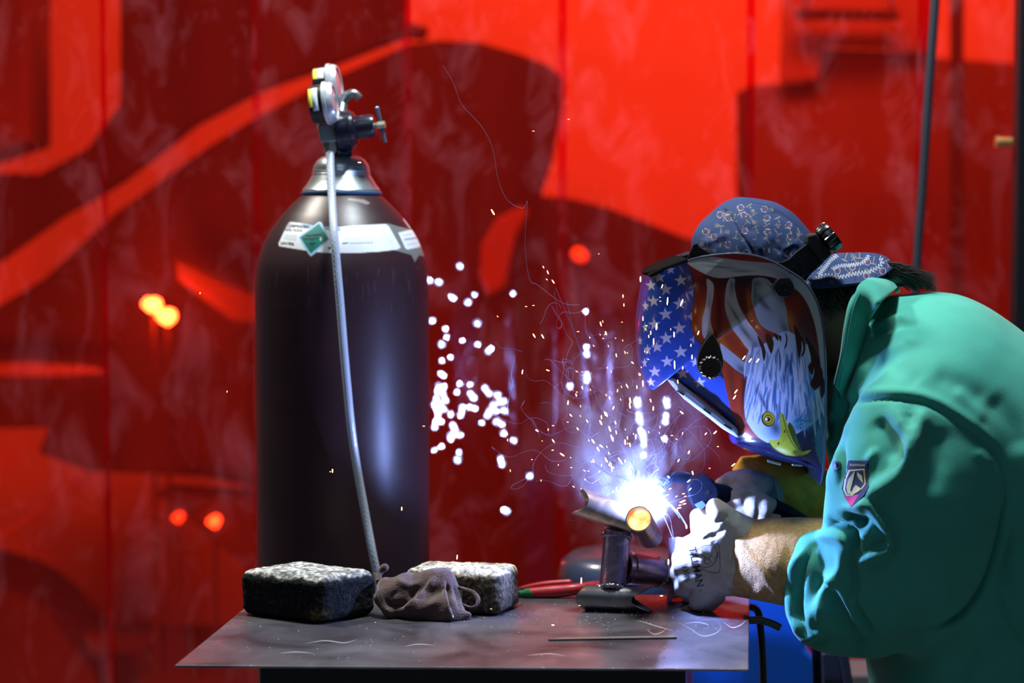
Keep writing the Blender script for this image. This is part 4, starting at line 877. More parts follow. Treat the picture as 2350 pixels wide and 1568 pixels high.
for x, y, l, a in [(1450,322,28,95),(1420,238,14,110),(1530,330,26,110),(1410,322,6,0),(1312,420,16,90),(1372,550,24,90),(1388,465,24,92),(1356,500,14,92),(1487,510,20,88),(1468,480,8,90),(1588,636,16,90),(1536,697,10,90),(1582,570,10,95),(1623,500,16,110),(1332,460,8,0),(1327,480,8,60),(1345,520,10,90),(1322,605,9,80),(1336,610,8,90),(1490,680,30,88),(1298,198,20,90),(1342,650,6,0),(1408,300,6,0)]:
    SP.append((*z5(x, y), l / 2.45, a, A2))
for x, y, l, a in [(1475,1078,8,0),(1535,1065,7,90),(1665,1068,10,-45),(1718,1060,14,-45),(1733,1140,7,0),(1570,1172,12,-65),(1512,1218,12,-60),(1687,1262,6,0),(1820,1243,16,-40),(1388,1332,16,0),(1570,1333,14,-40),(1577,1380,12,-50),(1465,1377,9,-20),(1540,1405,9,-10),(1550,1420,8,-20),(1540,1445,14,-15),(1528,1452,12,-10),(1545,1462,12,-15),(1520,1470,10,-12),(1515,1485,14,-8),(1500,1498,10,-5),(1450,1478,9,-10),(1438,1500,10,-10),(1430,1520,12,-5),(1610,1447,12,-18),(1500,1420,9,-25),(1432,1440,10,-35)]:
    SP.append((*z5(x, y), l / 2.45, a, A3))
for x, y in [(1880, 640), (1915, 655), (1957, 656), (1827, 862), (1835, 830)]: SP.append((*z5(x, y), 7, -55, 'tiny glowing orange spark in front of the printed side of the helmet'))
for (x, y, l, a, lb) in [(1224, 301, 3.4, 0, 'tiny orange spark highest in the air, left of the two near the bright curtain'), (1305, 274, 3.2, 0, 'tiny orange spark highest in the air, at the edge of the bright curtain area'), (825, 373, 5, 0, 'bright spark in front of the metal collar of the gas cylinder'), (1131, 487, 9, 60, 'bright orange spark alone in the air, halfway between cylinder collar and cap'),
                       (763, 1081, 5, 90, 'orange spark in front of the gas cylinder beside the hose'), (922, 1168, 5, 90, 'orange spark in front of the lower right side of the gas cylinder'), (1049, 1279, 7, 95, 'orange spark just above the pale brick'), (1127, 1398, 3, 0, 'orange spark low in front of the pale brick'), (1040, 1415, 3, 90, 'orange spark on the brown rag'),
                       (459, 673, 2.6, 100, 'tiny spark in front of the curtain left of the gas cylinder'), (521, 899, 3, 100, 'tiny spark low in front of the curtain left of the gas cylinder'), (1334, 1333, 9, 92, 'orange spark left of the upright pipe above the red pliers'), (1518, 1368, 4, 0, 'orange spark below the middle pipe'), (1534, 1290, 8, 90, 'orange spark beside the rear upright pipe'),
                       (1269, 1435, 4, 0, 'orange spark low over the table left of the flat bar'), (1575, 1209, 6, 80, 'orange spark at the end of a trail between arc and near glove'), (1330, 1390, 3, 0, 'orange spark at the lower pipe left end'), (758, 1083, 2, 0, 'faint spark in front of the gas cylinder hose')]:
    SP.append((x, y, l, a, lb))
rs = random.Random(3)
for _ in range(60): SP.append((rs.gauss(1410, 75), rs.uniform(760, 1130), rs.uniform(2, 6), rs.gauss(75, 18), A1))
GN = {A1: 'sparks above the pipe frame', A2: 'sparks in front of the starred helmet side', A3: 'sparks between arc and torch hand'}
for i, (x, y, l, a, lb) in enumerate(SP):
    Y = 2.43 + rs.random() * .03 if lb == A2 or 'helmet' in lb else 2.56 + rs.uniform(-.03, .03)
    if 'rag' in lb or 'brick' in lb: Y = 2.455
    if 'gas cylinder' in lb or 'collar' in lb: Y = 2.60
    if 'bar' in lb: Y = 2.36
    if 'lower pipe' in lb: Y = 2.53
    o = proto if i == 0 else proto.copy()
    if i: COL.objects.link(o)
    if l < 4 and i: o.data = pme2
    th = max(.7, min(1.3, l * .16)); rr = M(th, Y); o.location = Vector(W(x, y, Y)); o.scale = (max(rr, M(l * .80, Y)), rr, rr); o.rotation_euler = (0, math.radians(a), 0)
    tag(o, lb, 'spark', GN.get(lb, 'single sparks in the air' if 'printed' not in lb else 'sparks in front of the printed helmet side'))
# ================================================================== THE WELDER
YM = 2.62
def MM(r): return r
hip = W(2560, 1720, YM)
person = empty('person', (hip[0], YM, 0), 'person in a green jacket and flag-printed welding helmet bending over the table, welding', 'person')
m_skin = mat('skin', (.16, .085, .055), .6)
# one continuous body: head, neck, trunk, arms, legs
hd = W(1745, 640, YM); nk = W(1890, 780, YM)
ft = 0.09
legs = []
for s, dx in ((-1, .02), (1, -.10)):
    h = hip + [0, s * .10, .02]; kn = np.array([hip[0] + .02 + dx, YM + s * .12, .50]); an = np.array([hip[0] + .10 + dx, YM + s * .13, .09])
    legs += [(h, kn, .085, .058, (1, 1, 1)), (kn, an, .058, .038, (1, 1, 1)), (an, an + [-.14, 0, -.045], .036, .030, (1, 1, 1))]
trunk = [(W(2120, 940, YM), W(2350, 1200, YM), .095, .115, (1, 1.2, 1)), (W(2350, 1200, YM), hip, .12, .125, (1, 1.25, 1))]
neck = [(W(1800, 690, YM), W(1985, 800, YM), .048, .056, (1, 1, 1)), (W(1985, 800, YM), W(2110, 930, YM), .054, .08, (1, 1.1, 1))]
head = [(W(1722, 612, YM), W(1790, 690, YM), .066, .060, (1, 1, 1)), (W(1740, 700, YM), W(1815, 810, YM), .052, .036, (1, .95, 1)), (W(1700, 760, YM), W(1735, 770, YM), .012, .018, (1, .8, 1)), (W(1775, 735, YM - .062), W(1790, 745, YM - .070), .012, .010, (1, .5, 1.4)), (W(1775, 735, YM + .062), W(1790, 745, YM + .070), .012, .010, (1, .5, 1.4))]
arms = []
for (sh, el, wr) in ((W(2120, 1040, YM - .12), W(2095, 1320, 2.49), W(1720, 1275, 2.56)), (W(2120, 1040, YM + .12), W(2090, 1270, 2.84), W(1800, 1125, 2.69))):
    arms += [(sh, el, .050, .036, (1, 1, 1)), (el, wr, .034, .018, (1, 1, 1))]
V, Fq = sdf_build([(trunk + neck, .03), (head, .02), (arms, .01), (legs, .01)], .009, k=.02)
V = relax(V, Fq, 2); mk('body', V, Fq, m_skin, person)
# trousers
V, Fq = sdf_build([([(hip + [0, 0, .10], hip, .145, .15, (1, 1.2, 1))] + [(a, b_, ra + .03, rb + .028, s) for (a, b_, ra, rb, s) in [legs[0], legs[1], legs[3], legs[4]]], .02)], .010, k=.02)
V = relax(V, Fq, 2); V[:, 2] = np.maximum(V[:, 2], .03); mk('trousers', V, Fq, mat('dark_trousers', (.012, .013, .02), .9), person)
for s in (0, 3):
    a, b_ = legs[s + 2][0], legs[s + 2][1]
    V, Fq = sdf_build([([(a + [.02, 0, -.01], b_ + [-.01, 0, 0], .048, .044, (1, 1, 1)), (a + [.01, 0, .10], a, .05, .046, (1, 1, 1))], .01)], .007)
    V = relax(V, Fq, 2); V[:, 2] = np.maximum(V[:, 2], .002); mk('boot', V, Fq, m_blk, person)

# ---- jacket
m_jk = mat('green_fr_cotton', (.050, .37, .285), .85, bump=.25, bscale=900, sheen=.15, nvar=.10, nscale=14)
tor = [(chain([(2140, 905, YM, 236), (2290, 1022, YM, 240), (2440, 1145, YM, 274), (2470, 1330, YM, 290)], (1, 1.45, 1)), .006), (chain([(2030, 778, YM, 98), (2120, 880, YM, 170)], (1, 1.35, 1)), .006),
       (chain([(2060, 1060, YM, 150), (2090, 1150, YM, 168), (2230, 1380, 2.60, 250), (2290, 1620, 2.60, 300)], (1, 1.12, 1)), .03),
       (chain([(2015, 870, YM, 110), (2000, 1000, YM, 95)], (1, 1.7, 1)), .03)]
slv = [(chain([(2120, 1000, 2.465, 170), (2117, 1080, 2.460, 190), (2108, 1190, 2.465, 204), (2090, 1300, 2.47, 203)], (1, .60, 1)), .02)]
fore = [(chain([(2075, 1335, 2.475, 178), (1990, 1372, 2.495, 138), (1938, 1384, 2.51, 124)], (1, .66, 1)), .01),
        (chain([(1925, 1320, 2.493, 96), (1886, 1308, 2.498, 80)], (1, .85, 1)), .01), (chain([(1950, 1292, 2.495, 60), (1874, 1280, 2.495, 62)], (1, .9, 1)), .01), (chain([(1900, 1400, 2.492, 97), (1885, 1380, 2.498, 86)], (1, .8, 1)), .01)]
farm = [(chain([(2120, 960, 2.80, 150), (2090, 1230, 2.84, 130), (1960, 1210, 2.79, 95)], (1, .8, 1)), .02)]
pts = tor + slv + fore + farm
lo = np.array([W(1775, 1568, 2.4)[0], 2.26, W(1175, 1690, 2.5)[2]]); hi = np.array([W(2760, 784, YM)[0], 2.98, W(1175, 640, YM)[2] + .0])
vox = .0042; Pg = grid(lo, hi, vox)
def gsd(gs, k):
    tot = None
    for g, kk in gs:
        d = None
        for r in g:
            x = rcone(Pg, *r); d = x if d is None else smin(d, x, kk)
        tot = d if tot is None else smin(tot, d, k)
    return tot
sd = smin(gsd(tor, .02), gsd(farm, .02), .02); sd = smin(sd, gsd(slv, .02), .016); sd = smin(sd, gsd(fore, .012), .004)
# neck opening
nh = rcone(Pg, W(1870, 680, YM), W(1955, 775, YM), .060, .030, (1, 1, 1)); sd = np.maximum(sd, -nh)
V, Fq = surfnet(sd.astype(np.float32), lo, vox); V = relax(V, Fq, 4)
JS = [
 # yoke / armhole seam
 ([(1918, 935), (1965, 922), (2020, 917), (2080, 919), (2130, 930), (2180, 955), (2240, 1000), (2285, 1040), (2306, 1090), (2316, 1150)], 4, -5, 'n', 'full'),
 ([(1925, 912), (1990, 900), (2080, 902), (2150, 920), (2220, 965), (2290, 1025)], 13, 5),
 ([(2316, 1140), (2308, 1180), (2298, 1240), (2270, 1330), (2215, 1410), (2140, 1450)], 7, -16),
 # folds of the upper sleeve
 ([(2040, 930), (2065, 965), (2085, 1010), (2080, 1060), (2050, 1100), (2000, 1135), (1960, 1160)], 20, 13),
 ([(2120, 935), (2110, 975), (2095, 1020), (2082, 1060)], 17, 11),
 ([(2085, 950), (2088, 968), (2090, 985)], 13, -4), ([(2010, 960), (2045, 1020), (2050, 1060)], 20, -7), ([(2150, 980), (2150, 1060), (2120, 1130)], 26, -6),
 ([(2240, 1030), (2255, 1050), (2270, 1070)], 14, 3), ([(1990, 1060), (2005, 1045), (2010, 1030)], 8, 6),
 # elbow pocket folds
 ([(1930, 1172), (1965, 1165), (1995, 1160), (2010, 1175), (2030, 1205), (2045, 1240), (2035, 1265), (2000, 1275), (1965, 1295)], 10, 15),
 ([(1935, 1180), (1965, 1190), (1985, 1195), (1965, 1215)], 9, -17), ([(1958, 1225), (1955, 1290), (1962, 1340), (1958, 1380)], 7, -12),
 ([(2035, 1215), (2030, 1240), (1990, 1262), (1965, 1280)], 4, -8), ([(1980, 1240), (1990, 1225), (2010, 1220)], 14, 8), ([(2075, 1170), (2080, 1230), (2060, 1290)], 20, -5),
 # forearm gathers
 ([(1905, 1200), (1935, 1208), (1960, 1228), (1962, 1262)], 8, -16, 'n', 'full'), ([(1870, 1240), (1910, 1232), (1945, 1248), (1960, 1275)], 9, 7),
 ([(1868, 1225), (1920, 1222), (1950, 1240)], 12, 5), ([(1880, 1243), (1855, 1275), (1840, 1330), (1835, 1400), (1850, 1460)], 7, -7),
 ([(1862, 1260), (1825, 1290), (1812, 1350), (1822, 1420), (1850, 1480)], 8, 6), ([(1925, 1250), (1935, 1290), (1925, 1320), (1905, 1345), (1880, 1385), (1872, 1440)], 13, 9),
 ([(1890, 1320), (1880, 1350), (1872, 1400), (1868, 1450)], 8, -4), ([(1885, 1315), (1915, 1325), (1945, 1370), (1975, 1430), (2000, 1450)], 11, 10), ([(1905, 1345), (1925, 1400), (1960, 1470), (1990, 1500)], 14, -8),
 ([(1955, 1380), (1975, 1410), (1995, 1445), (2003, 1452)], 6, -12), ([(1962, 1350), (1985, 1395), (2010, 1440)], 6, 7), ([(1840, 1468), (1870, 1460), (1900, 1450)], 9, 7), ([(1850, 1490), (1900, 1470), (1960, 1490)], 12, -6),
 ([(2010, 1470), (2080, 1480), (2160, 1440)], 20, -5), 
 # shoulder wrinkles
 ([(1985, 780), (2030, 755), (2070, 745), (2110, 742)], 9, -5), ([(1975, 765), (2040, 735), (2090, 725)], 9, 5), ([(2000, 830), (2050, 800), (2110, 780)], 14, 4), ([(2040, 860), (2070, 850), (2110, 880)], 22, -4),
 ([(2140, 860), (2200, 885), (2260, 930)], 24, -4), ([(2270, 910), (2320, 970), (2350, 1040)], 30, -6), ([(2190, 890), (2230, 930), (2260, 970)], 18, 4),
 # front placket
 ([(1950, 810), (1925, 900), (1905, 1000), (1900, 1080), (1903, 1140)], 10, 8), ([(1960, 850), (1940, 920), (1928, 990), (1930, 1060), (1930, 1130)], 9, -8), ([(1990, 830), (1960, 890), (1945, 940)], 9, 7), ([(1945, 960), (1925, 1020), (1920, 1100)], 7, 6), ([(1912, 960), (1905, 1010)], 6, -8),
 # back of the jacket below the arm
 ([(2290, 1340), (2320, 1420), (2380, 1520)], 5, -4), ([(2240, 1480), (2180, 1560)], 30, -8)]
V = sculpt(V, Fq, JS); V = relax(V, Fq, 1)
N_ = vnormals(V, Fq); V += N_ * (.0022 * fbm(V, 9, 2) + .0009 * fbm(V + 5, 26, 1))[:, None]
jk = mk('jacket', V, Fq, m_jk, person); jacketVF = (V, Fq)
# collar band: double-layer upright collar
def ribbon(name, top, bot, m, parent, th=.004, na=10, n=6, bulge=0.):
    """top/bot : matching lists of world points; a strip of real thickness between them"""
    t = spline(top, n); bt = spline(bot, n); rows = []
    for i in range(len(t)):
        tang = t[min(i + 1, len(t) - 1)] - t[max(i - 1, 0)]; nr = np.cross(tang, bt[i] - t[i]); nr /= np.linalg.norm(nr) + 1e-9
        rows.append([t[i] * (1 - f) + bt[i] * f + nr * bulge * math.sin(math.pi * f) for f in np.linspace(0, 1, na)])
    b = MB(); b.add([p for r in rows for p in r], [(i * na + k, i * na + k + 1, (i + 1) * na + k + 1, (i + 1) * na + k) for i in range(len(rows) - 1) for k in range(na - 1)])
    o = b.build(name, m, parent); o.modifiers.clear(); sd_ = o.modifiers.new('s', 'SOLIDIFY'); sd_.thickness = th; sd_.offset = 0; return o
ctop = [(2030, 650, 2.70), (2022, 640, 2.64), (2004, 640, 2.575), (1975, 654, 2.532), (1953, 692, 2.512), (1940, 750, 2.508), (1932, 805, 2.51), (1922, 850, 2.52), (1914, 885, 2.53)]
cbot = [(2062, 672, 2.70), (2058, 664, 2.62), (2042, 668, 2.545), (2010, 696, 2.490), (1985, 745, 2.470), (1970, 795, 2.466), (1954, 840, 2.472), (1938, 880, 2.484), (1924, 915, 2.50)]
_jb = BVHTree.FromPolygons([Vector(v) for v in V], [list(map(int, f)) for f in Fq])
def onj(px, py, Y, inset=.002):
    d = Vector(W(px, py, 1.0) - CAM).normalized(); h = _jb.ray_cast(Vector(CAM), d)
    return np.array(h[0] + d * inset) if h[0] is not None and abs(h[0].y - Y) < .09 else W(px, py, Y)
ribbon('collar', [W(*q) for q in ctop], [W(*q) if k < 2 else onj(q[0] + 6, q[1] + 4, q[2]) for k, q in enumerate(cbot)], m_jk, person, th=.006, bulge=.004)
b = MB(); b.tube(spline([W(x + 9, y + 6, Y - .006) for x, y, Y in ctop[2:]], 6), .0007, 6); o = b.build('collar_stitching', mat('stitch_dark', (.03, .2, .15), .9), person)
# snap button
b = MB(); c = onj(1921, 1068, 2.5, 0); b.cyl(c + [.002, .002, 0], c + [-.0022, -.0015, 0], .0055, n=20); b.cyl(c, c + [-.0035, -.0025, 0], .0030, n=16); b.build('snap_button', mat('snap_metal', (.10, .14, .18), .3, .8), person)
# shield-shaped sleeve patch (embroidered)
bl_ = mat('patch_navy', (.008, .015, .07), .8); gd_ = mat('patch_gold', (.50, .48, .22), .8); pk_ = mat('patch_pink', (.42, .02, .14), .8)
z6 = lambda pts: [(1800 + x / 2.347, 900 + y / 2.347) for x, y in pts]
def flat(name, pts, m, parent, lift, tgt=None, sub=5):
    P2 = np.array(pts, float); bm = bmesh.new(); vs = [bm.verts.new((x, y, 0)) for x, y in P2]; bm.faces.new(vs); bmesh.ops.triangulate(bm, faces=bm.faces[:])
    for _ in range(4):
        e = [e for e in bm.edges if e.calc_length() > sub]
        if not e: break
        bmesh.ops.subdivide_edges(bm, edges=e, cuts=1); bmesh.ops.triangulate(bm, faces=bm.faces[:])
    bm.verts.index_update(); V2 = [(v.co.x, v.co.y) for v in bm.verts]; Fc = [[v.index for v in f.verts] for f in bm.faces]; bm.free()
    return decal(name, V2, Fc, tgt or jacketVF, m, parent, lift)
pt = flat('sleeve_patch', z6([(345, 368), (455, 372), (452, 470), (455, 510), (425, 560), (360, 620), (325, 560), (308, 520), (325, 450)]), bl_, person, .0012)
flat('patch_tip', z6([(322, 562), (400, 552), (372, 600), (358, 618)]), pk_, pt, .0016)
for poly in ([(345, 420), (432, 412), (438, 495), (415, 525), (365, 560), (332, 560), (318, 525), (325, 470)],): flat('patch_shield', z6(poly), gd_, pt, .0016)
flat('patch_field', z6([(352, 427), (425, 420), (431, 492), (410, 520), (368, 550), (338, 552), (326, 522), (333, 472)]), bl_, pt, .0020)
flat('patch_emblem', z6([(345, 470), (380, 425), (372, 470), (355, 530), (368, 548), (340, 548), (335, 510)]), gd_, pt, .0024)
flat('patch_emblem', z6([(385, 500), (412, 520), (400, 535), (370, 552), (358, 552), (372, 515)]), gd_, pt, .0024)
flat('patch_emblem', z6([(392, 432), (418, 450), (424, 490), (408, 475), (393, 455)]), gd_, pt, .0024)
V2, Fc = text_px('BLACKSTALLION', *z6([(394, 394)])[0], 6.4, 2, .08, .72); decal('patch_lettering', V2, Fc, jacketVF, gd_, pt, .0020)
# ---- hair: nape hair, ponytail
m_hr = mat('black_hair', (.035, .026, .022), .40, spec=.8)
b = MB(); rh = random.Random(5)
for _ in range(520):
    x, y = rh.uniform(1872, 2010), rh.uniform(640, 690); Y = YM - .058 + (x - 1870) / 140 * .03 + rh.uniform(-.004, .012); l = rh.uniform(30, 75); a = rh.uniform(.9, 2.3)
    p = [W(x, y, Y)]; dx, dy = math.cos(a), math.sin(a)
    for k in range(1, 6): p.append(W(x + dx * l * k / 5 + rh.uniform(-2, 2), y + dy * l * k / 5, Y - .004 * math.sin(k * .6)))
    b.tube(p, [.00045, .00045, .0004, .0004, .0003, .0001], 4, cap=False)
o = b.build('nape_hair', m_hr, person); o.modifiers.clear(); o['kind'] = 'stuff'
V, Fq = sdf_build([(chain([(1880, 650, YM, 60), (1950, 680, YM, 70), (1990, 700, YM, 55)], (1, .95, 1)), .01)], .004); V = relax(V, Fq, 2); mk('hair', V, Fq, m_hr, person)
b = MB()
for _ in range(420):
    t0 = (2030 + rh.uniform(-8, 8), 612 + rh.uniform(-10, 22)); e = (2105 + rh.uniform(-20, 48), 650 + rh.uniform(-22, 20)); m1 = ((t0[0] + e[0]) / 2 + rh.uniform(-5, 5), (t0[1] + e[1]) / 2 - rh.uniform(2, 14)); Y = YM + rh.uniform(-.02, .02)
    p = spline([W(*t0, Y), W(*m1, Y), W(*e, Y)], 4); b.tube(p, np.linspace(.0006, .0002, len(p)), 4, cap=False)
o = b.build('ponytail', m_hr, person); o.modifiers.clear(); o['kind'] = 'stuff'
V, Fq = sdf_build([(chain([(2005, 640, YM, 32), (2045, 632, YM, 26), (2090, 645, YM, 14)]), .01)], .003); V = relax(V, Fq, 2); mk('hair_bun', V, Fq, m_hr, person)

# ---- printed welding cap
m_cap = mat('cap_cotton', (1, 1, 1), .85, attr='col', bump=.2, bscale=900, nvar=.06, nscale=30)
navy = (.014, .033, .12)
cc = Canvas(1570, 440, 2070, 700, navy, 3)
rc = random.Random(11)
def tee(x, y, a, s=1.):
    ca, sa = math.cos(a), math.sin(a); f = lambda u, v: (x + s * (u * ca - v * sa), y + s * (u * sa + v * ca)); g = (.30, .27, .16)
    cc.line([f(0, -9), f(0, 8)], 1.2, g, .9); cc.line([f(-7, 8), f(7, 8)], 1.5, g, .9)
def flower(x, y, s=1.):
    cc.blob(x, y, 4.4 * s, 4.8 * s, (.12, .02, .05), 1, hard=True)
    for k in range(14): a = k / 14 * 6.283; cc.blob(x + 7 * s * math.cos(a), y + 7.4 * s * math.sin(a), 1.0, 1.0, (.45, .45, .50), 1, hard=True)
def hashm(x, y, s=1.):
    for d in (-2, 2): cc.line([(x + d * s, y - 5 * s), (x + d * s, y + 5 * s)], .8, (.30, .27, .16), .8); cc.line([(x - 5 * s, y + d * s), (x + 5 * s, y + d * s)], .8, (.30, .27, .16), .8)
q6 = lambda x, y: (1560 + x / 3.917, 450 + y / 3.917)
for x, y in [(548,103),(362,167),(575,172),(437,196),(783,197),(760,117),(230,322),(305,368),(580,312),(790,323),(980,262),(992,362),(432,437),(780,488),(975,522),(600,510),(1100,765),(1250,635),(1550,650),(1415,685),(1685,605),(1675,725),(1820,685)]: flower(*q6(x, y), s=.95 if x > 200 else .8)
for x, y, a in [(530,130,-.5),(640,110,2.6),(400,190,3.4),(490,190,.3),(660,170,1.),(590,250,3.9),(765,235,-.5),(890,225,2.7),(265,335,.15),(370,300,3.2),(690,305,2.6),(505,350,.2),(870,325,-.6),(990,305,2.6),(245,445,.1),(365,425,3.1),(515,470,-.2),(660,460,-.5),(790,400,2.5),(970,410,-.5),(885,500,2.6),(1070,320,-.3),(1080,400,2.3),(1490,560,.4),(1580,600,2.5),(1615,540,0),(1740,590,.2),(1500,680,-.7),(1860,620,2.7),(1600,690,.5),(1440,740,1),(1740,690,2.)]: tee(*q6(x, y), a)
for x, y in [(655,140),(670,235),(432,322),(575,395),(672,385),(880,270),(880,400),(305,495),(200,430),(1070,335),(825,120),(445,150),(1555,550),(1675,680),(1365,785),(335,265),(770,560)]: hashm(*q6(x, y))
for pl in ([(400, 125), (455, 175), (505, 245), (525, 310), (580, 380), (630, 460), (660, 515)], [(640, 55), (760, 80), (900, 140), (1000, 215), (1080, 290)]): cc.line([q6(*p) for p in pl], 1.8, (.004, .008, .03), .95)
def zig(pl, amp, n):
    P_ = spline([q6(*p) for p in pl], 12); L = np.r_[0, np.cumsum(np.linalg.norm(np.diff(P_, axis=0), axis=1))]; out = []
    for k in range(n):
        t = L[-1] * k / (n - 1); i = min(len(P_) - 2, int(np.searchsorted(L, t, 'right') - 1)); p = P_[i] + (P_[i + 1] - P_[i]) * ((t - L[i]) / (L[i + 1] - L[i] + 1e-9)); d = P_[i + 1] - P_[i]; d /= np.linalg.norm(d); out.append(tuple(p + np.array([-d[1], d[0]]) * amp * (1 if k % 2 else -1)))
    cc.line(out, 1.3, (.48, .50, .55), .95, sm=False)
zig([(1250, 715), (1310, 650), (1370, 580), (1415, 545)], 4.5, 24); zig([(1370, 670), (1430, 640), (1540, 632), (1640, 610), (1700, 545)], 4, 34); zig([(1130, 800), (1190, 775), (1260, 735), (1350, 725), (1440, 740), (1560, 710), (1700, 690), (1780, 650), (1820, 600), (1790, 565)], 4.5, 58)
V, Fq = sdf_build([(chain([(1718, 588, YM, 124), (1742, 600, YM, 122)], (1, 1.0, 1)), .02), (chain([(1772, 560, YM, 78), (1800, 590, YM, 76)], (1, 1.15, 1)), .02), (chain([(1700, 520, YM, 60), (1750, 522, YM, 52)], (1, 1.1, 1)), .02), (chain([(1650, 560, YM, 56), (1655, 590, YM, 58)], (1, 1.2, 1)), .02), (chain([(1800, 610, YM, 60), (1868, 652, YM, 44)], (1, 1.3, 1)), .02)], .0017, k=.02)
V = relax(V, Fq, 3)
V = sculpt(V, Fq, [([q6(*p) for p in [(400, 125), (455, 175), (525, 310), (630, 460), (660, 515)]], 3, -2.2, 'n', 'full'), ([q6(430, 330), q6(330, 390), q6(200, 420)], 8, 2), ([q6(560, 260), q6(620, 300), q6(700, 300)], 9, -1.5), ([q6(900, 520), q6(1000, 450), q6(1080, 420)], 9, 2.5), ([q6(860, 470), q6(960, 500), q6(1040, 430)], 7, -2), ([q6(700, 500), q6(760, 430), q6(860, 350)], 12, 1.6), ([q6(200, 330), q6(260, 380), q6(380, 420)], 9, -1.4), ([q6(820, 130), q6(930, 180), q6(1020, 250)], 5, -1.6)])
Ncap = vnormals(V, Fq); V += Ncap * (.0011 * fbm(V, 30, 2))[:, None]
keep = PX(V)[:, 1] < 680; cap = mk('cap', V, Fq, m_cap, person, col=cc.sample(PX(V)))
# brim, turned to the back
ns, nw = 60, 60; Vb = []; top = spline([(1880, 597), (1920, 584), (1960, 583), (2000, 585), (2030, 592), (2044, 604)], 10); bot = spline([(1845, 660), (1880, 662), (1930, 656), (1985, 648), (2025, 634), (2046, 618)], 10)
for i in range(ns + 1):
    s = i / ns; a = top[int(s * (len(top) - 1))]; c = bot[int(s * (len(bot) - 1))]; hw = .074 * math.sqrt(max(0, 1 - (s * .985) ** 2.4))
    for j in range(nw + 1):
        v = -1 + 2 * j / nw; f = abs(v) ** 1.5; q = a * (1 - f) + c * f; Vb.append(W(q[0], q[1] + 1.2 * math.sin(v * 9 + s * 7), YM + v * hw))
Vb = np.array(Vb); Fb = np.array([(i * (nw + 1) + j, i * (nw + 1) + j + 1, (i + 1) * (nw + 1) + j + 1, (i + 1) * (nw + 1) + j) for i in range(ns) for j in range(nw)])
# finer grid for the print
def subdiv(V, nx, ny, k):
    G = V.reshape(nx + 1, ny + 1, 3); X = np.linspace(0, nx, nx * k + 1); Y_ = np.linspace(0, ny, ny * k + 1)
    A = np.stack([np.stack([np.interp(X, np.arange(nx + 1), G[:, j, c]) for j in range(ny + 1)], 1) for c in range(3)], -1)
    B = np.stack([np.stack([np.interp(Y_, np.arange(ny + 1), A[i, :, c]) for i in range(len(X))], 0) for c in range(3)], -1)
    n1, n2 = len(X) - 1, len(Y_) - 1; i, j = np.mgrid[0:n1, 0:n2]; i = i.ravel(); j = j.ravel()
    return B.reshape(-1, 3), np.stack([i * (n2 + 1) + j, i * (n2 + 1) + j + 1, (i + 1) * (n2 + 1) + j + 1, (i + 1) * (n2 + 1) + j], 1)
Vb, Fb = subdiv(Vb, ns, nw, 4); br = mk('cap_brim', Vb, Fb, m_cap, cap, col=cc.sample(PX(Vb))); s_ = br.modifiers.new('s', 'SOLIDIFY'); s_.thickness = .004; s_.offset = 0

# ---- headgear straps + ratchet knob
helmet = empty('welding_helmet', (0, 0, 0), None, None); helmet.parent = person; helmet.location = Vector(W(1700, 850, YM)) - person.location
def near(pts, Y, th, name, m, parent, bev=.0012):
    b = MB(); b.prism(pts, Y, th); return b.build(name, m, parent, smooth=False, bevel=bev)
YS = YM - .080
fs = [(1572, 603), (1578, 590), (1592, 560), (1600, 558), (1605, 566), (1636, 584), (1640, 592), (1600, 602)]
strap = near(fs, YS + .008, .003, 'headband', m_bp, helmet)
m_hole = mat('slot_black', (.001, .001, .001), .9)
for k in range(7): near([(1588 + k * 6, 582 + k * 1.6), (1591 + k * 6, 576 + k * 2.0), (1593 + k * 6, 577 + k * 2.0), (1590 + k * 6, 592 + k * .8)], YS + .0075, .0006, 'adjustment_slot', m_hole, strap, 0)
bs = [q6(*p) for p in [(700, 540), (740, 545), (800, 572), (860, 590), (920, 590), (980, 565), (1060, 490), (1140, 430), (1180, 460), (1270, 560), (1300, 590), (1240, 650), (1180, 700), (1060, 745), (960, 690), (840, 625)]]
rs_ = near(bs, YS - .004, .0035, 'rear_strap', m_bp, helmet)
for (x, y) in ((1030, 648), (1090, 603), (1150, 550)):
    c = W(*q6(x, y), YS - .0042); b = MB(); b.cyl(c, c + [0, -.0012, 0], M(6.5, YS), n=20); b.cyl(c + [0, -.001, 0], c + [0, -.0022, 0], M(3, YS), n=12); b.build('strap_rivet', m_bp, rs_)
near([q6(*p) for p in [(1150, 350), (1230, 330), (1375, 520), (1310, 582), (1270, 592), (1145, 435)]], YS - .012, .03, 'ratchet_housing', mat('housing_black', (.008, .008, .009), .5), helmet, .003)
axk = (W(1925, 527, YS) - W(1898, 549, YS)); axk /= np.linalg.norm(axk); ck = W(1889, 556, YS + .002)
b = MB(); n = 96; pr = [(0, .013), (.001, .0185), (.004, .0195), (.011, .0195), (.0135, .018), (.0145, .012), (.0145, .001)]; u = np.cross(axk, [0, 1., 0]); u /= np.linalg.norm(u); v = np.cross(axk, u); V = []
for h, r in pr:
    for k in range(n): A = 2 * math.pi * k / n; rr = r * (1 + (.07 * (1 if math.cos(A * 8) > .2 else 0) if r > .017 else 0)); V.append(ck + axk * h * 1.25 + rr * (u * math.cos(A) + v * math.sin(A)))
b.add(V, [[i * n + k, i * n + (k + 1) % n, (i + 1) * n + (k + 1) % n, (i + 1) * n + k] for i in range(len(pr) - 1) for k in range(n)] + [list(range(n))[::-1], [(len(pr) - 1) * n + k for k in range(n)]])
b.build('ratchet_knob', mat('knob_black', (.010, .010, .012), .22, coat=.5), helmet)

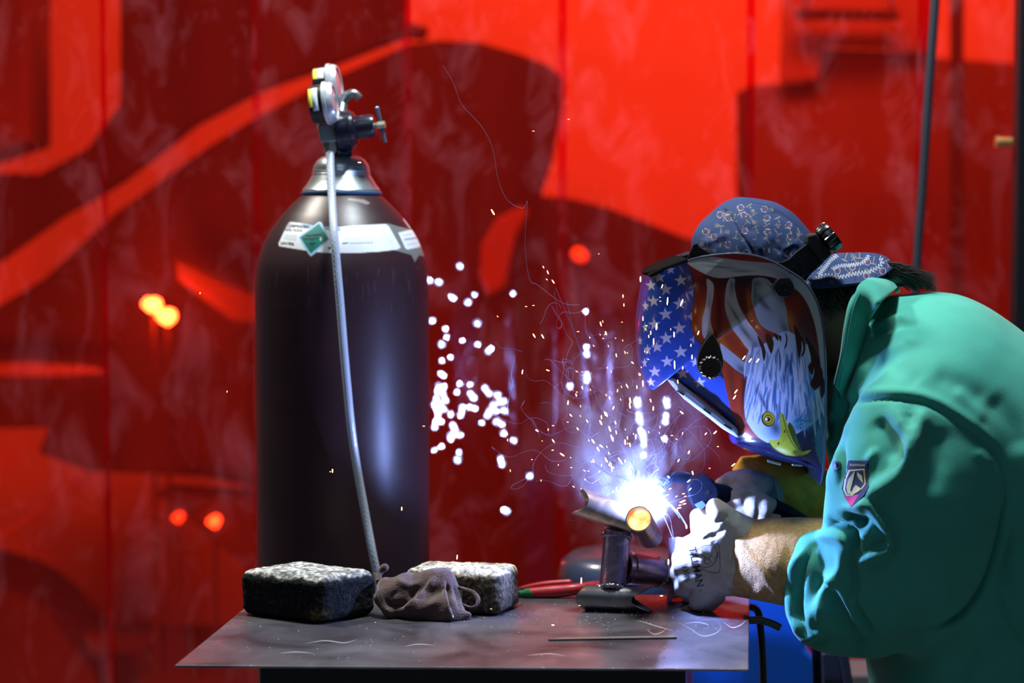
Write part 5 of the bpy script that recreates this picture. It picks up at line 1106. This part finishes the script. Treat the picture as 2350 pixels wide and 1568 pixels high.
# ---- helmet shell with its printed artwork
Fp = spline([(1489, 634), (1480, 680), (1471, 740), (1470, 790), (1475, 845), (1487, 885), (1502, 909), (1529, 872), (1534, 870), (1575, 893), (1615, 922), (1655, 953), (1694, 987), (1697, 1003), (1697, 1022), (1700, 1037), (1735, 1053), (1790, 1070), (1845, 1080), (1872, 1086), (1882, 1098), (1886, 1118)], 14)
Bp = spline([(1578, 599), (1610, 590), (1650, 584), (1690, 582), (1730, 587), (1770, 600), (1805, 620), (1838, 642), (1862, 672), (1878, 710), (1887, 755), (1891, 800), (1893, 850), (1894, 900), (1894, 945), (1894, 985), (1894, 1020), (1894, 1050), (1893, 1075), (1892, 1095), (1890, 1110), (1888, 1120)], 14)
RS = np.linspace(0, 1, 520)
def resamp(P_, w_=None):
    i = np.arange(len(P_)) / (len(P_) - 1); return np.stack([np.interp(RS, i, P_[:, c]) for c in range(2)], 1)
Fp = resamp(Fp); Bp = resamp(Bp); nv = 520; SJ = np.r_[np.linspace(-1, 0, nv + 1), np.linspace(0, 1, 81)[1:]]; Vh = []
hwid = np.interp(RS, [0, .12, .3, .6, .75, .9, 1], [.098, .108, .114, .106, .096, .088, .080])
BET = np.interp(RS, [0, .2, .42, .62, .72, 1], [.15, .3, 1, 1, .15, .1])
for i in range(len(RS)):
    for sj in SJ:
        t = abs(sj) ** 1.75; be = BET[i]; y = YM + (hwid[i] * (max(0., 1 - ((1 - t) ** (1 / .82)) ** 2) ** .45 * (1 - be)) + be * (.057 * min(1., t / .015) + (hwid[i] - .057) * max(0., 1 - (1 - t) ** 1.8))) * (1 if sj > 0 else -1)
        q = Fp[i] * (1 - t) + Bp[i] * t
        Vh.append((q[0], q[1], y))
Vh = np.array(Vh)
# picture px are authored on the near side plane; convert at mid depth so both sides match
Yref = YM - .10
dX = (Vh[:, 0] - 1175) / F; dY = (784 - Vh[:, 1]) / F; D_ = RT[None] * dX[:, None] + FW[None] + UP[None] * dY[:, None]; P3 = CAM + D_ * (Yref / D_[:, 1])[:, None]
P3[:, 1] = Vh[:, 2]
n2 = len(SJ); i, j = np.mgrid[0:len(RS) - 1, 0:n2 - 1]; i = i.ravel(); j = j.ravel(); Fh = np.stack([i * n2 + j, i * n2 + j + 1, (i + 1) * n2 + j + 1, (i + 1) * n2 + j], 1)
art = Canvas(1455, 570, 1905, 1130, (.018, .065, .38), 2)
RB = (.30, .022, .004)
art.poly([(1640, 850), (1672, 880), (1700, 960), (1700, 1130), (1905, 1130), (1905, 800), (1700, 800)], (.002, .008, .040))
art.poly(spline([(1578, 604), (1587, 625), (1593, 655), (1592, 690), (1587, 725), (1588, 752), (1598, 778), (1618, 795), (1645, 822), (1662, 860), (1672, 900), (1684, 945), (1696, 972), (1706, 995), (1722, 1007), (1748, 1012), (1770, 1000), (1800, 900), (1884, 900), (1886, 800), (1870, 700), (1840, 640), (1780, 600), (1700, 580), (1640, 584)], 5, True), RB)
art.line([(1578, 604), (1587, 625), (1593, 655), (1592, 690), (1587, 725), (1588, 752), (1598, 778), (1618, 795)], 2, (.01, .01, .02), .9)
for x, y, rx, ry, a, c, al in [(1612, 722, 7, 26, .1, (.55, .16, .01), .8), (1665, 800, 9, 30, -.5, (.5, .15, .01), .8), (1693, 830, 10, 28, -.6, (.4, .1, .01), .5), (1717, 690, 5, 34, -.1, (.5, .16, .01), .8), (1812, 738, 10, 28, -.35, (.5, .16, .01), .8), (1737, 740, 4, 22, -.5, (.45, .12, .01), .6), (1650, 730, 6, 60, 0, (.05, .006, .003), .6), (1700, 645, 120, 24, 0, (.01, .004, .003), .97), (1860, 740, 18, 90, -.2, (.05, .015, .006), .8), (1790, 650, 60, 22, .1, (.01, .004, .003), .9), (1700, 680, 14, 60, -.1, (.04, .01, .004), .8), (1650, 690, 9, 70, 0, (.09, .012, .004), .6), (1648, 700, 10, 60, 0, (.04, .008, .004), .3), (1845, 760, 16, 70, -.15, (.06, .02, .008), .85), (1700, 760, 9, 60, -.5, (.07, .012, .004), .7), (1685, 890, 9, 60, -.15, (.10, .012, .006), .7), (1712, 900, 7, 70, 0, (.03, .008, .006), .9), (1710, 985, 12, 20, -.6, (.40, .10, .08), .6)]: art.blob(x, y, rx, ry, c, al, a)
GW = (.50, .51, .56); GD = (.10, .10, .13)
art.poly([(1621, 640), (1636, 652), (1636, 680), (1631, 710), (1631, 740), (1638, 765), (1630, 772), (1622, 783), (1613, 768), (1612, 735), (1619, 700), (1622, 665)], GW, smooth=True); art.blob(1628, 700, 4, 22, GD, .6)
art.poly([(1672, 640), (1665, 660), (1662, 690), (1665, 716), (1674, 744), (1690, 767), (1702, 782), (1722, 806), (1746, 808), (1748, 790), (1736, 764), (1715, 737), (1700, 712), (1690, 688), (1684, 659), (1684, 640)], (.40, .42, .48), smooth=True)
for x, y, rx, ry, a in [(1678, 655, 6, 20, 0), (1688, 725, 4, 34, -.55), (1712, 765, 5, 28, -.7), (1735, 795, 9, 14, -.3), (1670, 735, 3, 22, -.4)]: art.blob(x, y, rx, ry, (.05, .05, .08), .75, a)
art.poly([(1727, 640), (1723, 665), (1723, 690), (1731, 716), (1742, 741), (1760, 757), (1792, 770), (1819, 784), (1812, 762), (1807, 745), (1803, 712), (1797, 690), (1785, 668), (1768, 650), (1752, 638)], (.34, .36, .42), smooth=True)
for x, y, rx, ry, a in [(1730, 675, 5, 30, 0), (1745, 690, 7, 22, -.5), (1755, 700, 5, 20, -.8), (1775, 668, 3, 40, -.7), (1800, 755, 8, 26, -.4), (1736, 650, 14, 12, 0)]: art.blob(x, y, rx, ry, (.05, .05, .08), .7, a)
art.poly([(1654, 788), (1677, 806), (1722, 842), (1722, 870), (1690, 850), (1660, 824)], (.36, .38, .44)); art.blob(1705, 850, 16, 10, (.05, .05, .08), .8, .7)
art.poly(spline([(1578, 604), (1600, 594), (1640, 589), (1700, 597), (1770, 603), (1800, 617), (1840, 643), (1866, 675), (1884, 720), (1895, 780), (1897, 900), (1896, 960), (1888, 930), (1884, 870), (1879, 815), (1871, 760), (1857, 712), (1836, 675), (1806, 652), (1770, 636), (1730, 631), (1690, 634), (1650, 638), (1615, 628)], 4, True), (.46, .47, .52))
art.poly([(1636, 589), (1665, 583), (1700, 581), (1745, 590), (1785, 606), (1760, 603), (1700, 598)], (.34, .02, .01))
for x, y, rx, ry, a in [(1650, 612, 42, 4, .1), (1700, 622, 26, 3, 0), (1640, 602, 26, 3, .12)]: art.blob(x, y, rx, ry, (.10, .10, .14), .75, a)
# eagle head
EW = (.50, .58, .76)
eg = [(1723, 806), (1720, 850), (1714, 906), (1714, 940), (1719, 970), (1733, 994), (1747, 1010), (1767, 1021), (1773, 1014), (1794, 1013), (1806, 994), (1824, 999), (1848, 985), (1872, 968), (1888, 935), (1891, 893), (1884, 860), (1866, 840), (1863, 822), (1855, 797), (1832, 776), (1817, 764), (1800, 760), (1780, 770), (1760, 785), (1746, 795)]
art.poly(spline(eg, 4, True), EW)
for x, y, rx, ry, a, c, al in [(1870, 900, 24, 60, 0, (.02, .30, .62), .75), (1835, 860, 26, 70, 0, (.10, .36, .66), .6), (1740, 880, 14, 80, 0, (.40, .44, .66), .7), (1850, 960, 34, 22, -.4, (.03, .20, .42), .7), (1765, 1000, 20, 12, .5, (.18, .42, .85), .6)]: art.blob(x, y, rx, ry, c, al, a)
re_ = random.Random(21)
for _ in range(190):
    x = re_.uniform(1722, 1884); y = re_.uniform(785, 930); l = re_.uniform(30, 78); dx = (x - 1795) * .004 * l * .4 + re_.uniform(-3, 3)
    if x > 1862 and y < 840: continue
    c = re_.choice([(.02, .07, .22), (.04, .16, .40), (.10, .18, .42), (.60, .68, .86), (.66, .72, .86), (.56, .62, .82)]); art.line([(x, y), (x + dx + re_.uniform(-3, 3), y + l * .5), (x + dx * 1.6, y + l)], re_.uniform(2.2, 7.0), c, re_.uniform(.5, .95), True)
for _ in range(60):
    a = re_.uniform(-1.25, .35); c0 = (1822 + re_.uniform(-3, 10), 975 + re_.uniform(-14, 14)); l = re_.uniform(18, 46); art.line([c0, (c0[0] + l * math.cos(a), c0[1] + l * math.sin(a))], re_.uniform(.8, 1.6), re_.choice([(.10, .36, .62), (.2, .5, .75), (.03, .14, .28)]), .85, True)
art.blob(1783, 985, 16, 26, (.01, .05, .10), .9, -.3); art.blob(1755, 925, 5, 34, (.01, .05, .13), .85, -.45)
# brown feather tips over the white neck
for p in [[(1820, 745), (1836, 770), (1838, 800), (1833, 822), (1829, 812), (1826, 790)], [(1836, 770), (1846, 790), (1844, 812), (1836, 818), (1842, 800)], [(1800, 760), (1806, 775), (1804, 795), (1799, 799), (1803, 780)], [(1846, 770), (1866, 800), (1868, 830), (1862, 860), (1853, 842), (1860, 825), (1854, 800)], [(1862, 790), (1880, 830), (1878, 860), (1872, 892), (1858, 882), (1866, 860), (1866, 830)], [(1872, 830), (1886, 850), (1884, 880), (1866, 896), (1876, 870)], [(1880, 850), (1892, 880), (1890, 905), (1882, 910)], [(1748, 785), (1758, 808), (1754, 830), (1748, 800)], [(1762, 765), (1775, 785), (1771, 812), (1764, 800), (1756, 775)], [(1738, 770), (1752, 790), (1756, 806), (1746, 796)], [(1775, 765), (1784, 770), (1786, 782), (1779, 776)], [(1784, 768), (1792, 772), (1791, 784), (1787, 776)]]: art.poly(p, (.045, .014, .007), smooth=True)
# eye, beak
art.poly([(1749, 948), (1757, 958), (1766, 985), (1756, 976)], (.42, .40, .10)); art.blob(1767, 965, 16, 19, (.01, .012, .012), 1, hard=True); art.blob(1768, 964, 13.5, 16, (.42, .33, .02), 1, hard=True); art.blob(1767, 966, 10, 11.5, (.01, .012, .012), 1, hard=True); art.blob(1767, 966, 8.3, 9.2, (.44, .36, .03), 1, hard=True); art.blob(1767, 966, 4.8, 5.2, (.004, .004, .004), 1, hard=True); art.blob(1763, 966, 2.8, 2.8, (.6, .66, .8), 1, hard=True)
art.poly([(1813, 971), (1824, 985), (1832, 1010), (1841, 1036), (1828, 1030), (1810, 990)], (.05, .09, .015), smooth=True)
bk = [(1792, 952), (1795, 948), (1801, 953), (1806, 966), (1813, 992), (1822, 1014), (1834, 1034), (1846, 1039), (1864, 1034), (1856, 1043), (1845, 1048), (1828, 1051), (1808, 1049), (1792, 1041), (1778, 1030), (1767, 1015), (1782, 1013), (1792, 1010), (1795, 996), (1794, 975)]
art.poly(bk, (.38, .42, .03)); art.blob(1800, 1038, 14, 5, (.62, .70, .35), .8, .35); art.line([(1798, 954), (1806, 985), (1818, 1015), (1830, 1032)], 2, (.04, .07, .01), .9); art.blob(1790, 1021, 2, 4.4, (.02, .03, .01), 1, .4, True); art.blob(1803, 992, 2, 4, (.05, .07, .01), 1, 0, True); art.line([(1782, 1031), (1796, 1022), (1803, 1008)], 1, (.10, .13, .01), .8)
# stars
def star(x, y, r, sx=1., rot=-.12):
    art.poly([(x + sx * (r if k % 2 == 0 else r * .40) * math.sin(rot + k * math.pi / 5), y - (r if k % 2 == 0 else r * .40) * math.cos(rot + k * math.pi / 5)) for k in range(10)], (.55, .53, .62))
for x, y, r in [(1563, 644, 15), (1530, 666, 15), (1561, 698, 16), (1504, 694, 14), (1530, 723, 16), (1561, 755, 16), (1506, 748, 15), (1532, 779, 16), (1512, 801, 14), (1492, 809, 14), (1565, 810, 16), (1535, 834, 15), (1572, 863, 15), (1508, 860, 14), (1501, 886, 13), (1612, 884, 15), (1499, 658, 14), (1516, 638, 14), (1487, 707, 13), (1486, 757, 13), (1486, 841, 13), (1540, 620, 11), (1476, 790, 12), (1600, 835, 12), (1480, 905, 9)]:
    star(x, y, r, sx=max(.45, min(1, (x - 1466) / 42)))
for (x, y) in [(1590, 671), (1594, 780), (1588, 726)]:
    art.poly([(x - 11, y), (x - 3, y - 3), (x, y - 10), (x + 1, y + 12), (x - 4, y + 5)], (.36, .38, .55))
colh = art.sample(Vh[:, :2]); colh[np.abs(Vh[:, 0] * 0) > 1] = 0
m_hel = mat('helmet_print', (1, 1, 1), .22, attr='col', coat=.55, spec=.5)
m_in = mat('helmet_inner_black', (.006, .006, .007), .5)
hs = mk('shell', P3, Fh, m_hel, helmet, col=colh); hs.data.materials.append(m_in)
s_ = hs.modifiers.new('s', 'SOLIDIFY'); s_.thickness = .0028; s_.offset = -1; s_.material_offset = 1; s_.material_offset_rim = 1
def hpt(ix, jx): return P3[ix * n2 + jx]
nrm_test = np.cross(P3[Fh[:, 1]] - P3[Fh[:, 0]], P3[Fh[:, 3]] - P3[Fh[:, 0]]); q_ = (P3[Fh[:, 0]][:, 1] < YM - .08); 
if nrm_test[q_][:, 1].mean() > 0: hs.data.flip_normals()
# black brow lip
b = MB(); A = [(1490, 630), (1530, 610), (1578, 592), (1580, 600), (1535, 618), (1493, 638)]; b.prism(A, YM - .085, .17); b.build('brow_lip', mat('brow_matte', (.004, .004, .004), .95, spec=.05), helmet, smooth=False, bevel=.002)
b = MB(); b.tube([hpt(0, k) + [0, 0, .001] for k in range(0, n2, 10)] , .0022, 8); b.build('brow_rim', MATS['brow_matte'], helmet)
for kk in (0, n2 - 1):
    b = MB(); b.tube([hpt(k, kk) for k in range(0, len(RS), 5)], .0016, 8); b.build('edge_trim', MATS.get('edge_clear') or mat('edge_clear', (.05, .06, .09), .15, coat=1), helmet)
helVF = (P3, Fh[(j < nv)])
# auto-darkening lens frame below the shell
fr = near([(1531, 871), (1545, 866), (1694, 984), (1697, 1008), (1660, 986), (1615, 951), (1570, 917)], YM - .066, .132, 'lens_frame', mat('frame_arc_tint', (.50, .58, .85), .3, coat=.4), helmet, .006)  # pale blue base stands in for arc light on the frame
for (x, y) in ((1563, 901), (1624, 944), (1672, 979)):
    near([(x - 9, y - 6), (x + 8, y + 5), (x + 6, y + 8), (x - 10, y - 3)], YM - .0672, .002, 'frame_slot', m_hole, fr, 0)
near([(1548, 885), (1560, 890), (1690, 985), (1688, 992), (1660, 975), (1600, 930)], YM - .050, .10, 'lens', mat('lens_glass', (.01, .03, .02), .05, coat=1), helmet, .001)
# teardrop side vent / knob and pivot knob
td = [(1635, 766), (1646, 783), (1656, 808), (1660, 832), (1656, 852), (1645, 866), (1631, 872), (1616, 866), (1605, 853), (1601, 836), (1603, 815), (1612, 793), (1624, 776)]
near(spline(td, 5, True).tolist(), YM - .116, .02, 'side_dial', mat('dial_black', (.008, .008, .009), .45), helmet, .004)
c = W(1630, 843, YM - .116); b = MB(); n = 120
V = [c + np.array([0, h, 0]) + r * (1 + (.05 * math.cos(16 * 2 * math.pi * k / n) if r > .011 else 0)) * np.array([math.cos(2 * math.pi * k / n), 0, math.sin(2 * math.pi * k / n)]) for h, r in ((0, .0145), (-.006, .0145), (-.008, .0125), (-.0082, .001)) for k in range(n)]
b.add(V, [[i_ * n + k, i_ * n + (k + 1) % n, (i_ + 1) * n + (k + 1) % n, (i_ + 1) * n + k] for i_ in range(3) for k in range(n)]); b.build('dial_knob', mat('knob_rubber', (.010, .010, .012), .35, coat=.4), helmet)
c = W(1797, 659, YM - .116); b = MB(); V = [c + np.array([0, h, 0]) + r * (1 + (.05 * (1 if math.cos(6 * 2 * math.pi * k / n) > .3 else 0) if r > .009 else 0)) * np.array([math.cos(2 * math.pi * k / n), 0, math.sin(2 * math.pi * k / n)]) for h, r in ((.012, .0132), (-.006, .0132), (-.010, .0115), (-.0105, .004), (-.007, .003), (-.007, .0005)) for k in range(n)]
b.add(V, [[i_ * n + k, i_ * n + (k + 1) % n, (i_ + 1) * n + (k + 1) % n, (i_ + 1) * n + k] for i_ in range(5) for k in range(n)]); b.build('pivot_knob', mat('pivot_black', (.010, .010, .012), .2, coat=.7), helmet)
near([(1762, 1056), (1793, 1064), (1792, 1069), (1761, 1061)], YM - .088, .004, 'chin_clip', mat('clip_white', (.6, .65, .8), .4), helmet, .0005); near([(1818, 1066), (1842, 1068), (1842, 1071), (1819, 1070)], YM - .086, .004, 'chin_clip', MATS['clip_white'], helmet, .0005)
# ================================================================== GLOVES AND TORCH
m_gl = mat('white_goatskin', (.62, .56, .50), .75, bump=.6, bscale=260, nvar=.12, nscale=55)
m_sue = mat('tan_suede', (.50, .29, .10), .95, bump=1.3, bscale=520, nvar=.22, nscale=200, sheen=.3)
m_sue2 = mat('yellow_suede', (.88, .46, .05), .95, bump=1.6, bscale=420, nvar=.25, nscale=60)
YN = 2.545
# ---- near hand: back of the hand to the camera, fingers curled down around the pipe
G = [(chain([(1712, 1278, YN, 78), (1672, 1280, YN, 74), (1640, 1282, YN, 66), (1606, 1286, YN + .004, 50)], (1, .42, 1)), .012),
     (chain([(1606, 1262, YN, 27), (1580, 1262, YN + .008, 25), (1566, 1284, YN + .035, 22), (1568, 1300, YN + .06, 19)]), .008),
     (chain([(1600, 1292, YN, 28), (1574, 1292, YN + .008, 25), (1562, 1316, YN + .03, 22), (1570, 1330, YN + .058, 19)]), .008),
     (chain([(1604, 1322, YN, 28), (1584, 1326, YN + .006, 25), (1572, 1348, YN + .024, 22), (1580, 1366, YN + .05, 18)]), .008),
     (chain([(1632, 1336, YN + .002, 30), (1622, 1360, YN + .006, 26), (1606, 1378, YN + .014, 22), (1598, 1391, YN + .03, 16)]), .008),
     (chain([(1645, 1370, YN + .012, 20), (1628, 1388, YN + .018, 17)]), .006),
     (chain([(1700, 1225, YN, 44), (1668, 1200, YN - .004, 33), (1650, 1178, YN - .008, 24), (1640, 1163, YN - .006, 19)]), .010),
     (chain([(1640, 1235, YN + .01, 36), (1612, 1205, YN + .012, 25), (1602, 1186, YN + .018, 19)]), .008)]
V, Fq = sdf_build(G, .0014, k=.005); V = relax(V, Fq, 2)
V = sculpt(V, Fq, [([(1588, 1277), (1615, 1278), (1640, 1274)], 3.5, -1.6), ([(1580, 1308), (1612, 1307), (1640, 1300)], 3.5, -1.6), ([(1592, 1340), (1620, 1332), (1645, 1322)], 4, -1.8), ([(1650, 1320), (1675, 1345), (1690, 1352)], 7, 2.5), ([(1640, 1345), (1665, 1352), (1685, 1358)], 6, -2.5), ([(1668, 1205), (1690, 1260), (1695, 1330)], 5, -1.6), ([(1672, 1180), (1660, 1192), (1640, 1200)], 5, -2.2), ([(1610, 1240), (1640, 1228), (1665, 1215)], 6, -2), ([(1605, 1262), (1612, 1292), (1622, 1325)], 8, 1.3), ([(1680, 1290), (1665, 1310), (1650, 1335)], 5, -1.4), ([(1690, 1300), (1676, 1330), (1672, 1350)], 5, 1.8), ([(1604, 1366), (1612, 1372), (1622, 1374)], 3, -1.3)])
N_ = vnormals(V, Fq); V += N_ * (.0006 * fbm(V, 60, 2))[:, None]; V[:, 2] = np.maximum(V[:, 2], TT + .0006)
ng = mk('glove', V, Fq, m_gl, person); ng['label'] = 'white leather hand of the near glove with black lettering'
gVF = (V, Fq)
for txt, x, y, s, a, bo in (('TILLMAN', 1597, 1302, 25, 78, .3), ('1350S', 1574, 1317, 17, 80, .1), ('®', 1606, 1357, 8, 69, 0)):
    V2, Fc = text_px(txt, x, y, s, a, bo, .92); decal('glove_lettering', V2, Fc, gVF, m_ink, ng, .0005)
m_ln = mat('brown_print', (.12, .07, .06), .8)
def inkline(pts, wd, tgt, m, parent, lift=.0005, name='glove_print', sm=True):
    pl = spline(pts, 5) if sm and len(pts) > 2 else np.array(pts, float); L_ = []; R_ = []
    for i in range(len(pl)):
        t = pl[min(i + 1, len(pl) - 1)] - pl[max(0, i - 1)]; t = t / (np.linalg.norm(t) + 1e-9); n_ = np.array([-t[1], t[0]]) * wd / 2; L_.append(pl[i] + n_); R_.append(pl[i] - n_)
    return L_ + R_, [[i, i + 1, len(pl) + i + 1, len(pl) + i] for i in range(len(pl) - 1)]
z5c = lambda pts: [(1450 + x / 2.904, 880 + y / 2.904) for x, y in pts]
A_ = []; Fa = []
for pts, sm in (([(545, 1075), (575, 1068), (583, 1110), (585, 1250), (540, 1262), (470, 1240), (450, 1215)], True), ([(430, 1110), (425, 1150), (440, 1200), (480, 1228), (530, 1215), (560, 1180), (570, 1140), (560, 1100), (530, 1080), (480, 1085), (440, 1110)], True), ([(475, 1140), (490, 1165), (515, 1170), (535, 1150)], True), ([(490, 1165), (485, 1195), (505, 1205), (525, 1190), (515, 1170)], True), ([(560, 1135), (580, 1130)], False), ([(560, 1150), (582, 1146)], False), ([(568, 1125), (572, 1165)], False), ([(440, 1130), (470, 1150)], False), ([(435, 1160), (465, 1172)], False), ([(450, 1190), (475, 1185)], False), ([(460, 1110), (480, 1140)], False), ([(545, 1160), (560, 1170)], False)):
    v, f = inkline(z5c(pts), 1.3, None, None, None, sm=sm); Fa += [[k + len(A_) for k in ff] for ff in f]; A_ += v
decal('glove_emblem', A_, Fa, gVF, m_ln, ng, .0005)
# gauntlet cuff of the near glove: open leather tube
def cuff(name, secs, m, parent, nring=72, th=.002, creases=None, sag=0):
    """secs: (px_x, py_top, py_bot, Y, depth_ratio, lean px)"""
    P_ = np.array(secs, float); ii = np.linspace(0, len(P_) - 1, 60); S = np.stack([np.interp(ii, np.arange(len(P_)), P_[:, c]) for c in range(P_.shape[1])], 1); V = []
    for (x, t, bt, Y, dr, ln) in S:
        r = (bt - t) / 2; cy = (bt + t) / 2
        for k in range(nring):
            a = 2 * math.pi * k / nring; zz = math.cos(a); yy = math.sin(a); V.append(W(x + ln * zz, cy - r * zz, Y) + np.array([0, -M(r, Y) * dr * yy, 0]))
    V = np.array(V); i, k = np.mgrid[0:59, 0:nring]; i = i.ravel(); k = k.ravel(); Fq = np.stack([i * nring + k, i * nring + (k + 1) % nring, (i + 1) * nring + (k + 1) % nring, (i + 1) * nring + k], 1)
    N_ = vnormals(V, Fq)
    if creases: V = sculpt(V, Fq, creases)
    V = V + N_ * (.0004 * fbm(V, 22, 2))[:, None]
    o = mk(name, V, Fq, m, parent); s = o.modifiers.new('s', 'SOLIDIFY'); s.thickness = th; s.offset = 0; return o
g1 = cuff('glove_cuff', [(1674, 1218, 1352, YN, .55, 6), (1690, 1203, 1366, YN, .68, 12), (1740, 1192, 1374, YN - .006, .88, 16), (1800, 1190, 1383, YN - .014, .95, 26), (1838, 1191, 1386, YN - .018, .96, 50), (1848, 1191, 1384, YN - .018, .96, 52)], m_sue, person,
          creases=[([(1693, 1240), (1730, 1285), (1775, 1345), (1800, 1378)], 8, 4, 'n', 'full'), ([(1675, 1270), (1690, 1320), (1740, 1365)], 26, -5), ([(1760, 1280), (1800, 1290)], 40, 2)])
g1['label'] = 'tan suede gauntlet cuff of the near glove'
b = MB(); b.tube([W(1676 + 3 * math.sin(k), 1215 + k * 6.6, YN - M(66 * math.sin((k + 1) / 22 * math.pi), YN) * .60) for k in range(21)], .0010, 6); b.build('cuff_binding', m_gl, person)
# ---- far hand holding the torch
YF = 2.64
G = [(chain([(1775, 1140, YF + .022, 40), (1750, 1134, YF + .014, 40), (1722, 1120, YF + .01, 34)], (1, .6, 1)), .012),
     (chain([(1745, 1112, YF, 30), (1712, 1104, YF - .012, 27), (1680, 1106, YF - .016, 22), (1656, 1112, YF - .010, 17)]), .008),
     (chain([(1722, 1128, YF - .014, 26), (1690, 1136, YF - .024, 25), (1668, 1150, YF - .018, 22), (1664, 1168, YF - .002, 18)]), .008),
     (chain([(1715, 1150, YF - .016, 23), (1696, 1165, YF - .022, 22), (1700, 1190, YF - .008, 18)]), .008),
     (chain([(1748, 1150, YF - .020, 20), (1727, 1160, YF - .030, 19), (1722, 1182, YF - .022, 16)]), .008),
     (chain([(1768, 1158, YF - .020, 17), (1754, 1164, YF - .030, 17), (1750, 1186, YF - .022, 15)]), .008),
     (chain([(1775, 1184, YF - .02, 8), (1788, 1184, YF - .02, 6)]), .004)]
V, Fq = sdf_build(G, .0015, k=.004); V = relax(V, Fq, 2)
V = sculpt(V, Fq, [([(1650, 1125), (1690, 1120), (1730, 1122)], 4, -2), ([(1705, 1140), (1708, 1165)], 3, -1.6), ([(1738, 1150), (1738, 1180)], 3, -1.6), ([(1700, 1095), (1725, 1100), (1745, 1112)], 4, -1.2)])
N_ = vnormals(V, Fq); V += N_ * (.0006 * fbm(V, 60, 2))[:, None]
fg = mk('glove', V, Fq, m_gl, person); fg['label'] = 'white leather hand of the far glove gripping the torch'
# leather web flap of the far glove
tl = mat('teal_grey_leather', (.20, .27, .26), .85, bump=.6, bscale=300)
b = MB(); V = [W(*q) for q in [(1762, 1088, 2.636), (1772, 1096, 2.634), (1780, 1115, 2.632), (1785, 1145, 2.632), (1786, 1172, 2.634), (1783, 1196, 2.636), (1735, 1196, 2.631), (1718, 1150, 2.626), (1722, 1128, 2.629), (1742, 1108, 2.632)]]
n = len(V); V2_ = [v + np.array([0, .003, 0]) for v in V]; b.add(V + V2_, [list(range(n)), list(range(2 * n - 1, n - 1, -1))] + [[i, (i + 1) % n, n + (i + 1) % n, n + i][::-1] for i in range(n)]); o = b.build('glove_flap', tl, person, smooth=False, bevel=.001)
g2 = cuff('glove_cuff', [(1690, 1078, 1160, YF + .035, .6, -8), (1712, 1050, 1182, YF + .035, .7, -10), (1760, 1046, 1196, YF + .04, .75, -6), (1820, 1056, 1208, YF + .045, .8, 0), (1886, 1078, 1214, YF + .05, .8, 8), (1900, 1084, 1216, YF + .05, .8, 8)], m_sue2, person)
g2['label'] = 'yellow suede gauntlet cuff of the far glove'
# ---- MIG torch
YT = 2.612
torch = empty('welding_torch', W(1615, 1130, YT), 'dark blue-black welding torch with curved neck held by the far glove', 'welding torch')
m_tn = mat('torch_neck_black', (.0022, .004, .012), .5, spec=.12)
b = MB(); np_ = spline([W(1514, 1135, YT - .025), W(1518, 1118, YT - .022), W(1530, 1103, YT - .018), W(1548, 1096, YT - .014), W(1568, 1097, YT - .008), W(1590, 1106, YT - .002), W(1612, 1120, YT)], 8); b.tube(np_, [M(r, YT) for r in np.linspace(12, 15, len(np_))], 20); b.build('neck', m_tn, torch)
b = MB(); b.cyl(W(1500, 1146, YT - .030), W(1515, 1122, YT - .023), M(11, YT), M(14, YT), 28); b.build('nozzle', mat('copper_nozzle', (.55, .22, .12), .3, .95), torch)
b = MB(); b.prism([(1578, 1112), (1590, 1096), (1612, 1091), (1634, 1100), (1650, 1118), (1652, 1142), (1640, 1152), (1628, 1150), (1618, 1166), (1603, 1174), (1590, 1166), (1582, 1146), (1576, 1128)], YT - .028, .058); b.build('head_guard', m_tn, torch, smooth=False, bevel=.004, seg=3)
c = W(1624, 1131, YT - .0285); b = MB(); b.cyl(c, c + [0, -.0012, 0], M(4.5, YT), n=16); b.build('guard_screw', m_hole, torch)
b = MB(); b.prism([(1594, 1158), (1612, 1150), (1622, 1160), (1606, 1174)], YT - .0295, .002); b.build('guard_pad', mat('pale_pad', (.06, .10, .25), .4), torch, smooth=False, bevel=.0005)
b = MB()
for k in range(7): b.cyl(W(1609 + k * 4, 1170 - k * 1.2, YT - .012) , W(1623 + k * 4, 1188 - k * 1.2, YT - .012), M(1.6, YT), n=8)
b.build('strain_ribs', mat('rib_white', (.6, .62, .66), .5), torch)
b = MB(); hp_ = spline([W(1640, 1130, YT), W(1700, 1142, YT + .004), W(1760, 1158, YT + .01), W(1830, 1190, YT + .02), W(1860, 1230, YT + .04), W(1870, 1400, YT + .10), W(1880, 1700, YT + .20)], 6); b.tube(hp_, [M(r, YT) for r in np.r_[np.linspace(22, 20, 14), np.linspace(18, 10, len(hp_) - 14)]], 20); b.build('handle', m_tn, torch)
b = MB(); b.tube([W(1690, 1160, YT), W(1700, 1178, YT), W(1716, 1182, YT)], M(5, YT), 10); b.build('trigger', m_tn, torch)
